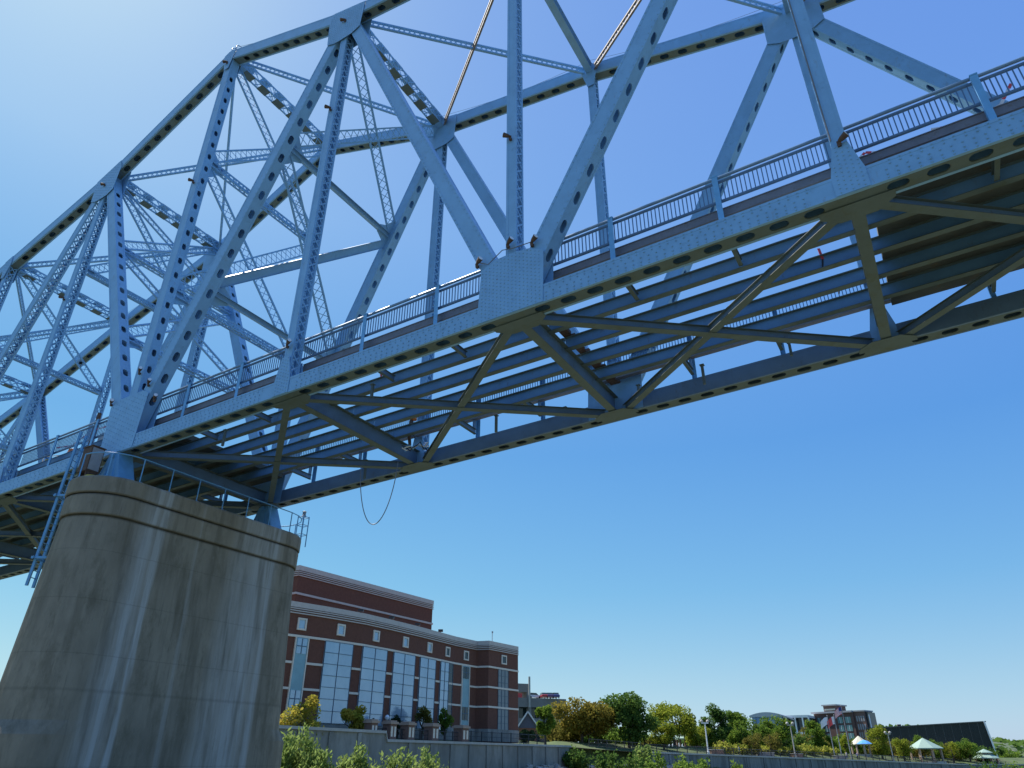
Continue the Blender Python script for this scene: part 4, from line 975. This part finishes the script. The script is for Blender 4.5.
UB = 'hedges and low plants between the park trees'
for px, yt, wp, Y, m, l in ((562, 724, 34, 158, L_autg, 'brownish olive hedge under the amber autumn tree'), (598, 727, 36, 164, L_dark, 'dark hedge between the trunks of the amber and dark trees'), (624, 730, 30, 160, L_shrub, 'green hedge at the foot of the tall dark tree'), (652, 733, 26, 196, L_autg, 'olive hedge behind the brown park pavilion'), (700, 731, 34, 196, L_dark, 'dark hedge behind the smaller pavilion'), (727, 733, 30, 204, L_green, 'green hedge behind the white lamp post and pergola'), (752, 734, 34, 206, L_dark, 'dark hedge at the base of the round green tree'), (784, 736, 36, 206, L_dark, 'dark hedge below the blue glass building'), (812, 738, 30, 222, L_autg, 'olive hedge at the base of the hotel'), (842, 741, 34, 224, L_green, 'green hedge behind the flagpoles'), (872, 743, 30, 232, L_autg, 'olive hedge behind the cream canopy and blue umbrella'), (903, 745, 34, 240, L_aut, 'amber hedge between the leaning tree and gazebo'), (944, 748, 30, 246, L_autg, 'olive hedge right of the gazebo before the dark hall'), (974, 751, 26, 250, L_dark, 'dark hedge under the tree at the dark hall end')): bush(px, yt-4, wp+6, Y, m, l, UB, 1900)
# ------------------------------------------------------------------ far buildings
def block(name, px0, px1, ytop, Y0, Y1, zb, label, depth, m, cat='building'):
    """a building front between two pixel columns (Y0, Y1 distances of its ends) with a level roof through (px0, ytop)"""
    a, b = at(px0, ytop, Y0), at(px1, ytop, Y1); zt = a.z; b.z = zt; o = V((a.x, a.y, zb)); e = V((b.x-a.x, b.y-a.y, 0)); L_ = e.length; rz = math.atan2(e.y, e.x)
    g = empty(name, o, rz, label, cat); return g, L_, zt-zb
def wbox(g, name, m, *bx):
    mb = MB()
    for q in bx: mb.box(*q)
    return mb.build(name, m, g)
# parking structure
M_gar = mat('grey garage concrete', (.22, .21, .20), .9, 0, .15, .4, .2, 5)
g, L_, H_ = block('parking_garage', 505, 566, 697, 205, 212, 6, 'grey concrete parking garage with dark openings behind the brick building', 30, M_gar)
wbox(g, 'parapet_wall', M_gar, (0, L_, 0, .3, H_-2.3, H_)); wbox(g, 'core', M_glassd, (0, L_, 2, 30, 0, H_-1.2))
wbox(g, 'lower_wall', M_gar, (0, L_, 0, .3, H_-7.2, H_-5.0)); wbox(g, 'roof_deck', M_gar, (0, L_, .31, 30, H_-1.15, H_-.9))
for i in range(6): wbox(g, 'column', M_bpier if i == 3 else M_gar, (L_*i/5-.4, L_*i/5+.4, .05, .8, 0, H_-2.3))
wbox(g, 'stair_tower', M_gar, (6.9, 7.7, 1, 5, H_-.85, H_+1.49), (.0, 7.7, 1, 5, H_+1.5, H_+3.6)); wbox(g, 'sign_panel', M_redtape, (3.9, 5.6, 1.4, 1.5, H_-.8, H_+1.2))
p = at(529.5, 699, 207); mb = MB(); mb.tube([p-V((0, 0, 2)), p+V((0, 0, 5.6))], .28, 8); tag(mb.build('light_pole', M_conc2), 'pale thick post standing on the parking garage roof', 'post')
def car(p, rz, m, label):
    g = empty('parked_car', p, rz, label, 'car', 'cars on the garage roof')
    mb = MB(); mb.prism([(-2.1, -.85, .35), (2.1, -.85, .35), (2.15, -.85, .8), (1.2, -.85, .92), (-1.9, -.85, .95), (-2.15, -.85, .85)], (0, 1.7, 0)); mb.build('body', m, g)
    mb = MB(); mb.prism([(-1.8, -.72, .95), (1.1, -.72, .92), (.45, -.72, 1.45), (-1.3, -.72, 1.48)], (0, 1.44, 0)); mb.build('cabin', M_glassd, g)
    for x in (-1.35, 1.35):
        for y in (-.86, .7): mb = MB(); mb.tube([(x, y, .33), (x, y+.16, .33)], .33, 12); mb.build('wheel', M_black, g)
M_carb = mat('dark blue car paint', (.04, .05, .2), .3); M_carp = mat('purple car paint', (.10, .05, .16), .3); M_carr = mat('red car paint', (.4, .03, .04), .3)
gdir = g.rotation_euler.z; gzr = g.location.z+H_-.9
for px, m, l in ((534, M_white, 'white car parked beside the pale post on the garage roof'), (543.5, M_carr, 'red car second along the garage roof'), (549, M_carp, 'purple car on the garage roof between red and blue cars'), (555, M_carb, 'dark blue car at the end of the garage roof')):
    q = at(px, 698, 210); q.z = gzr; car(q+V((0, 1.2, .9)), gdir+1.4 if px != 534 else gdir, m, l)
# gabled house
M_slate = mat('blue grey roof shingle', (.10, .105, .15), .85, 0, .15, 3); M_gable = mat('grey gable siding', (.12, .125, .17), .8, 0, .1, 3)
a = at(528, 728, 150); g = empty('gabled_house', (a.x, a.y, 6.8), .0, 'small house with blue grey gable, white trim and brick base', 'house'); hz_ = a.z-6.8; pk = at(528, 712, 150).z-6.8
wbox(g, 'wall', mat('orange brick', (.28, .12, .07), .9, 0, .15, 4), (-1.8, 1.8, .05, 9, -.5, hz_))
mb = MB(); mb.prism([(-2, 0, hz_), (2, 0, hz_), (0, 0, pk)], (0, .2, 0)); mb.build('gable', M_gable, g)
mb = MB()
for s in (-1, 1):
    d = V((s*2.3, 0, hz_-.35)); mb.hexa([(0, -.3, pk), d+V((0, -.3, 0)), d+V((0, 9, 0)), (0, 9, pk), (0, -.3, pk+.2), d+V((0, -.3, .2)), d+V((0, 9, .2)), (0, 9, pk+.2)])
mb.build('roof', M_slate, g)
mb = MB()
for s in (-1, 1): mb.bar((0, -.36, pk+.08), (s*2.32, -.36, hz_-.26), V((0, 0, 1)), .26, .1)
mb.build('gable_trim', M_white, g)
# blue glass building with arched roof
M_bglass = mat('blue tinted glass', (.10, .20, .36), .08, .4, .15, .3)
g, L_, H_ = block('arched_glass_building', 752, 808, 716, 330, 318, 5, 'blue glass office with a low arched pale roof and terrace frame', 20, M_bglass)
wbox(g, 'glass_facade', M_bglass, (0, L_*.55, 0, 20, 0, H_-.5)); wbox(g, 'white_band', M_white, (-.2, L_*1.02, -.5, 20, H_*.52, H_*.57))
mb = MB(); n = 12; pr = [(L_*.8*i/n-1, -.8, H_-1.6+2.9*math.sin(math.pi*(i/n*.8+.2))) for i in range(n+1)]
mb.prism(pr+[(x, y, min(z-.5, H_-.49)) for x, y, z in pr[::-1]], (0, 22, 0)); mb.build('roof', mat('pale metal roof', (.4, .42, .45), .4, .3, .05, 1), g)
wbox(g, 'rear_wing', M_grey, (L_*.551, L_, 1, 18, 0, H_*.55)); wbox(g, 'terrace_frame', M_white, (L_*.56, L_*1.0, .2, 18, H_*.93, H_*.99), *[(L_*x, L_*x+.5, .2, .8, H_*.57, H_*.93) for x in (.6, .75, .88, .985)])
wbox(g, 'terrace_glass', M_glassd, (L_*.57, L_*.99, 3, 17, H_*.571, H_*.925))
fr = MB()
for i in range(9): fr.box(L_*.55*i/8-.1, L_*.55*i/8+.1, -.06, .0, 0, H_-.5)
for i in range(1, 5): fr.box(0, L_*.55, -.05, .0, (H_-.5)*i/5-.1, (H_-.5)*i/5+.1)
fr.build('mullions', M_mull, g)
# hotel
M_hb = mat('dark hotel brick', (.13, .075, .06), .9, 0, .15, 1); M_hb2 = mat('brown hotel brick', (.17, .10, .08), .9, 0, .15, 1); M_hwin = mat('green hotel glass', (.10, .22, .22), .1, .2, .1, 1)
g, L_, H_ = block('brick_hotel', 813, 852, 711, 330, 317, 4, 'dark brick hotel with flat roof and green glass window columns', 18, M_hb)
wbox(g, 'front_wall', M_hb, (0, L_, 0, 8, 0, H_-1.2)); wbox(g, 'cornice', M_grey, (-.8, L_+.02, -.8, 8.5, H_-1.19, H_-.5)); wbox(g, 'roof_tower', M_hb2, (L_*.3, L_*.62, -.4, 8, H_-.49, H_+1.6)); wbox(g, 'roof_tower_cap', M_grey, (L_*.27, L_*.65, -.9, 8.5, H_+1.602, H_+2.1))
for x0, x1 in ((.07, .17), (.24, .33), (.60, .72), (.79, .93)):
    for r in range(5):
        z1 = H_-2.8-r*3.0
        if z1 < 3: continue
        o = wbox(g, 'window', M_hwin, (L_*x0, L_*x1, -.08, .1, z1-2.3, z1)); wbox(o, 'mullion', M_white, (L_*(x0+x1)/2-.07, L_*(x0+x1)/2+.07, -.14, -.085, z1-2.3, z1))
wbox(g, 'sign_band', M_stone, (L_*.32, L_*.60, -.45, -.405, H_-.1, H_+.5))
wbox(g, 'side_wing', M_hb2, (L_+.02, L_*1.26, 1, 8, 0, H_-1.0)); wbox(g, 'wing_cornice', M_grey, (L_+.021, L_*1.28, .6, 8.2, H_-.99, H_-.5))
for j in range(4):
    for r in range(5): wbox(g, 'window', M_grey, (L_*(1.04+.055*j), L_*(1.07+.055*j), .94, 1.05, H_-4.6-r*3, H_-2.6-r*3))
wbox(g, 'end_wall', M_conif if False else M_glassd, (L_*1.261, L_*1.32, 2, 8, 0, H_-1.3)); wbox(g, 'corner_frame', M_white, (L_*1.33, L_*1.345, 1.6, 2, 0, H_-2.2))
# long dark building
M_dkb = mat('dark charcoal cladding', (.03, .034, .031), .85, 0, .15, .3)
a, b = at(866, 729, 295), at(986, 722, 280); zt = b.z
g = empty('dark_hall', (a.x, a.y, 3), math.atan2(b.y-a.y, b.x-a.x), 'long low dark windowless hall with an angled end wall', 'building'); L_ = (V((b.x-a.x, b.y-a.y, 0))).length; z0, z1 = a.z-3, b.z-3
mb = MB(); mb.prism([(0, 0, 0), (L_, 0, 0), (L_-.3, 0, z1), (0, 0, z0)], (0, 25, 0)); mb.build('wall', M_dkb, g)
mb = MB(); mb.hexa([(0, -.25, z0+.003), (L_, -.25, z1+.003), (L_, 25.2, z1+.003), (0, 25.2, z0+.003), (0, -.25, z0+.35), (L_, -.25, z1+.35), (L_, 25.2, z1+.35), (0, 25.2, z0+.35)]); mb.build('roof_edge', M_glassd, g)
wbox(g, 'cladding_joint', M_glassd, *[(L_*i/14-.06, L_*i/14+.06, -.05, .02, 0, z0+(z1-z0)*i/14) for i in range(1, 14)])
wbox(g, 'lower_annex', M_grey, (L_*.30, L_*.75, -3, -.05, 0, z1*.35)); mb = MB(); mb.bar((L_+.6, -.3, 0), (L_-.6, -.3, z1+.3), V((1, 0, 0)), .5, .3); mb.build('downpipe', M_white, g)
wbox(g, 'roof_unit', M_rust, (L_*.28, L_*.31, 2, 5, z0+.7, z0+1.5))
# ------------------------------------------------------------------ gazebos and pavilions
M_groof = mat('pale green metal roof', (.27, .37, .30), .5, .1, .08, 2); M_roofw = mat('cream canopy', (.5, .48, .36), .7, 0, .05, 2)
def gazebo(px, ytop, ybase, wpx, Y, label, m=None, tier=False, cupola=False, posts=None):
    b = at(px, ybase, Y); t = at(px, ytop, Y); w_ = wpx/FPX*Y*.53; b.z = min(b.z, ground_z(b.x, b.y)); H = t.z-b.z; g = empty('gazebo', b, .35, label, 'gazebo'); eave = H*(.58 if not tier else .45)
    mb = MB(); n = 8
    ring = lambda r, z: [V((r*math.cos(2*math.pi*(k+.5)/n), r*math.sin(2*math.pi*(k+.5)/n), z)) for k in range(n)]
    def cone(r0, z0, r1, z1):
        a, c = ring(r0, z0), ring(r1, z1); d = ring(r0, z0-.22); mb.add(d+a+c, [(k, (k+1) % n, n+(k+1) % n, n+k) for k in range(n)]+[(n+k, n+(k+1) % n, 2*n+(k+1) % n, 2*n+k) for k in range(n)]+[tuple(range(2*n, 3*n)), tuple(range(n))[::-1]])
    if tier: cone(w_, eave, w_*.5, H*.68); cone(w_*.62, H*.78, .1, H)
    else: cone(w_, eave, .12, H)
    mb.build('roof', m or M_groof, g)
    for k in range(n):
        a = 2*math.pi*(k+.5)/n; x, y = .84*w_*math.cos(a), .84*w_*math.sin(a); mb = MB(); mb.box(x-.17, x+.17, y-.17, y+.17, -.3, eave-.2); mb.build('post', posts or M_cap, g)
    mb = MB(); mb.lathe([(w_*.92, -.6), (w_*.92, .25)], 8); mb.build('floor', M_conc2, g)
    if tier: mb = MB(); mb.lathe([(w_*.45, H*.66), (w_*.45, H*.79)], 8); mb.build('clerestory', M_cap, g)
    return g
gazebo(648, 728, 750, 46, 168, 'brown park pavilion with pale green roof behind a small tree', posts=M_bpier)
gazebo(688, 731, 749, 24, 185, 'smaller green roofed pavilion peeking out between yellow trees', posts=M_bpier)
gazebo(927, 738, 757, 29, 226, 'open gazebo with pale green hipped roof at the promenade railing')
gazebo(988, 749, 765, 20, 243, 'two tier gazebo with pale roofs at the end of the promenade', tier=True)
gazebo(861, 736, 750, 17, 216, 'round pavilion with flat cream canopy next to the flagpole', M_roofw)
p = at(729, 741, 190); g = empty('pergola', (p.x, p.y, ground_z(p.x, p.y)), .3, 'low brown timber pergola behind the yellow flower bed', 'pergola')
hp = p.z-ground_z(p.x, p.y)+1.2; wbox(g, 'beam', M_rust, (-2.4, 2.4, -1, -.8, hp, hp+.3), (-2.4, 2.4, .8, 1, hp, hp+.3)); 
for x in (-2, 2):
    for y in (-.9, .9): wbox(g, 'post', M_rust, (x-.12, x+.12, y-.12, y+.12, -.3, hp-.002))
wbox(g, 'rafters', M_rust, *[(-2.4+.6*i, -2.3+.6*i, -1.3, 1.3, hp+.302, hp+.45) for i in range(9)])
# low brown kiosks and planters
def planter(px, Y, wpx, label, m):
    b = at(px, 752, Y); z = ground_z(b.x, b.y); w_ = wpx/FPX*Y; g = empty('planter', (b.x, b.y, z), .5, label, 'planter', 'planters on the promenade')
    wbox(g, 'box', m, (-w_/2, w_/2, -.5, .5, -.2, .75)); wbox(g, 'rim', M_conc2, (-w_/2-.08, w_/2+.08, -.58, .58, .752, .86))
planter(716, 164, 14, 'long brown planter box before the white lamp post', M_bpier); planter(765, 174, 18, 'grey planter box in front of the clipped trees', M_gar); planter(796, 182, 12, 'brown planter box below the dark lamp post', M_bpier); planter(838, 194, 12, 'grey planter box left of the national flagpole', M_gar)
# ------------------------------------------------------------------ lamps, flags, people
def lamp_post(px, ytop, ybase, Y, label, m, arms=1):
    b = at(px, ybase, Y); t = at(px, ytop, Y); b.z = min(b.z, ground_z(b.x, b.y)); H = t.z-b.z; g = empty('lamp_post', b, .2, label, 'lamp post', 'lamp posts on the promenade')
    mb = MB(); mb.tube([(0, 0, -.2), (0, 0, .5), (0, 0, .55), (0, 0, H*.97)], [.28, .28, .14, .11], 10); mb.build('pole', m, g)
    mb = MB(); mb.box(-.75, .75, -.16, .16, H*.95, H*.985); mb.build('arm', m, g)
    for s in (-1, 1)[:arms+1]: mb = MB(); mb.lathe([(.1, 0), (.34, .1), (.34, .3), (.2, .5), (.04, .56)], 10, (s*.7, 0, H*.985)); mb.build('lantern', M_conc2, g)
lamp_post(708, 722, 751, 161.5, 'white double lantern lamp post before the dense dark tree', M_white)
lamp_post(795, 724, 754, 181, 'grey lamp post in front of the brownish bare tree', M_conc2)
lamp_post(893, 733, 757, 211, 'pale lamp post right of the bright oval tree', M_conc2)
def globe(px, py, Y, label):
    p = at(px, py, Y); z = ground_z(p.x, p.y); g = empty('globe_lamp', (p.x, p.y, z), 0, label, 'lamp', 'globe lamps before the brick building')
    mb = MB(); mb.tube([(0, 0, -.2), (0, 0, p.z-z)], .06, 8); mb.build('pole', M_iron, g)
    mb = MB(); mb.lathe([(.05, -.05), (.22, .1), (.3, .3), (.22, .5), (.05, .6)], 12, (0, 0, p.z-z)); mb.build('globe', M_glassball, g)
for px, py, Y, l in ((387, 720, 98, 'white globe lamp between the cone evergreen and the rounded bush'), (415, 722, 107, 'white globe lamp beside the slim olive tree'), (437, 722.5, 113, 'white globe lamp left of the slim dark tree'), (494, 726, 126, 'white globe lamp left of the pointed evergreen')): globe(px, py, Y, l)
def flag(px, ytop, pxb, ybase, Y, label, kind):
    t = at(px, ytop, Y); b = at(pxb, ybase, Y); gzd = ground_z(b.x, b.y); b.z = min(b.z, gzd); g = empty('flagpole', (b.x, b.y, b.z), 0, label, 'flagpole', 'flagpoles on the promenade'); H = t.z-b.z
    mb = MB(); mb.tube([(0, 0, -.2), (0, 0, H)], [.13, .06], 8); mb.lathe([(.02, H), (.13, H+.1), (.02, H+.22)], 8); mb.build('pole', M_grey, g)
    L_, h = 2.6, 1.7; nu, nv = 13, 13; mb = MB(); th = 2.6
    for i in range(nu):
        for j in range(nv):
            def P(u, v): u/=nu; v/=nv; dr = u*u*1.0; return V((-.08-L_*u*.72, .22*math.sin(u*7+v), H-.25-h*v-dr*1.1))
            if kind == 'us': mi = 2 if (i < 5 and j < 7) else (0 if j % 2 == 0 else 1)
            elif kind == 'white': mi = 1
            else: mi = 0 if i > 3 else 1
            mb.add([P(i, j), P(i+1, j), P(i+1, j+1), P(i, j+1)], [(0, 1, 2, 3)], mi)
    mb.build('flag', [M_redtape, M_white, mat('flag blue', (.03, .05, .2), .8)], g)
flag(831, 716, 834, 752, 196, 'flagpole flying a plain white flag in front of the hotel', 'white')
flag(838.5, 715.5, 841, 752, 196, 'flagpole flying a red and white flag beside the white one', 'red')
flag(844.5, 706, 850.5, 753, 198, 'tallest flagpole with a striped red white and blue national flag', 'us')
def person(px, ybase, Y, shirt, label, stride=.1):
    b = at(px, ybase, Y); z = ground_z(b.x, b.y)+.05; g = empty('person', (b.x, b.y, z), .8, label, 'person')
    me = bpy.data.meshes.new('body'); vv = [(0, 0, .95), (0, 0, 1.2), (0, 0, 1.42), (0, 0, 1.52), (0, .01, 1.62), (0, .01, 1.74), (-.1, 0, .9), (-.11, stride, .5), (-.11, -stride*.2, .08), (-.11, .16, .04), (.1, 0, .9), (.11, -stride, .5), (.11, -stride*2.2, .08), (.11, .02-stride*2, .04), (-.2, 0, 1.4), (-.25, -.05, 1.12), (-.24, .06, .86), (.2, 0, 1.4), (.25, .05, 1.12), (.24, .12, .86)]
    ed = [(0, 1), (1, 2), (2, 3), (3, 4), (4, 5), (0, 6), (6, 7), (7, 8), (8, 9), (0, 10), (10, 11), (11, 12), (12, 13), (2, 14), (14, 15), (15, 16), (2, 17), (17, 18), (18, 19)]
    me.from_pydata(vv, ed, []); o = bpy.data.objects.new('body', me); COL.objects.link(o); o.parent = g
    sk = o.modifiers.new('skin', 'SKIN'); rad = [.15, .15, .16, .06, .095, .085, .1, .07, .045, .035, .1, .07, .045, .035, .07, .045, .035, .07, .045, .035]
    for i, r in enumerate(rad): me.skin_vertices[0].data[i].radius = (r, r*.8)
    me.skin_vertices[0].data[0].use_root = True; o.modifiers.new('sub', 'SUBSURF').levels = 1
    me.materials.append(M_skin)
    mb = MB(); mb.tube([(0, 0, .93), (0, 0, 1.15), (0, 0, 1.38), (0, 0, 1.48)], [.18, .185, .2, .1], 10); mb.build('shirt', shirt, g)
    mb = MB(); mb.lathe([(.105, 1.68), (.11, 1.74), (.09, 1.8), (.03, 1.84)], 10); mb.build('hair', M_black, g)
    for s, d in ((-1, stride), (1, -stride)): mb = MB(); mb.tube([(s*.09, 0, .95), (s*.11, d, .5), (s*.11, d*.3 if s < 0 else d*1.8, .14)], [.12, .09, .07], 8); mb.build('trousers', M_carb if shirt != M_blues else M_black, g)
M_skin = mat('skin', (.45, .28, .2), .6); M_blues = mat('blue shirt', (.05, .16, .5), .8); M_whs = mat('white shirt', (.7, .7, .7), .8)
person(739, 752, 168, M_blues, 'person in a blue shirt walking beside the yellow flower bed'); person(846.5, 755, 196, M_whs, 'person in a white shirt walking left of the national flagpole', .14); person(857, 755, 199, M_blues, 'person in a blue shirt standing before the cream canopy', .03)
g = empty('market_umbrella', at(866, 752, 205), 0, 'bright blue market umbrella beside the cream canopy', 'umbrella'); g.location.z = ground_z(g.location.x, g.location.y); hu = at(866, 740, 205).z-g.location.z
mb = MB(); mb.tube([(0, 0, 0), (0, 0, hu)], .05, 6); mb.build('pole', M_grey, g); mb = MB(); mb.lathe([(2.0, hu-.9), (1.1, hu-.3), (.06, hu+.05)], 8); mb.build('canopy', mat('blue canvas', (.08, .3, .7), .8), g)
# ------------------------------------------------------------------ hills
mb = MB(); rg = random.Random(2); nu, nv = 46, 8; vs = []
for j in range(nv+1):
    for i in range(nu+1):
        u, v = i/nu, j/nv; x = 240+u*700; y = 560+v*420-.15*(x-240)
        h = 20*math.exp(-((x-345)/55)**2)+11*math.exp(-((x-520)/130)**2)+6; vs.append((x, y, 2+h*math.sin(math.pi*min(1, v*1.1+.02))+rg.uniform(-1, 1)))
mb.add(vs, [(j*(nu+1)+i, j*(nu+1)+i+1, (j+1)*(nu+1)+i+1, (j+1)*(nu+1)+i) for j in range(nv) for i in range(nu)])
tag(mb.build('hills', mat('wooded hill', (.07, .10, .05), .95, 0, .4, .08, .6, .3, (.16, .15, .11), (.55, .62))), kind='structure')
mb = MB(); rg = random.Random(4)
for i in range(2600):
    x = rg.uniform(245, 700); v = rg.random(); y = 560+v*240-.15*(x-240); h = 20*math.exp(-((x-345)/55)**2)+11*math.exp(-((x-520)/130)**2)+6; z = 2+h*math.sin(math.pi*min(1, v*240/420*1.1+.02))
    c = V((x, y, z+rg.uniform(0, 3))); a = V((rg.gauss(0, 1), rg.gauss(0, 1), rg.gauss(0, 1))).normalized(); u = a.cross(V((0, .3, 1))).normalized(); l = rg.uniform(1.5, 3.2); mb.add([c-a*l, c+u*l, c+a*l, c-u*l], [(0, 1, 2, 3)])
tag(mb.build('far_woods', L_dark), 'wooded hillside seen far behind the park end', 'woods', kind='stuff')
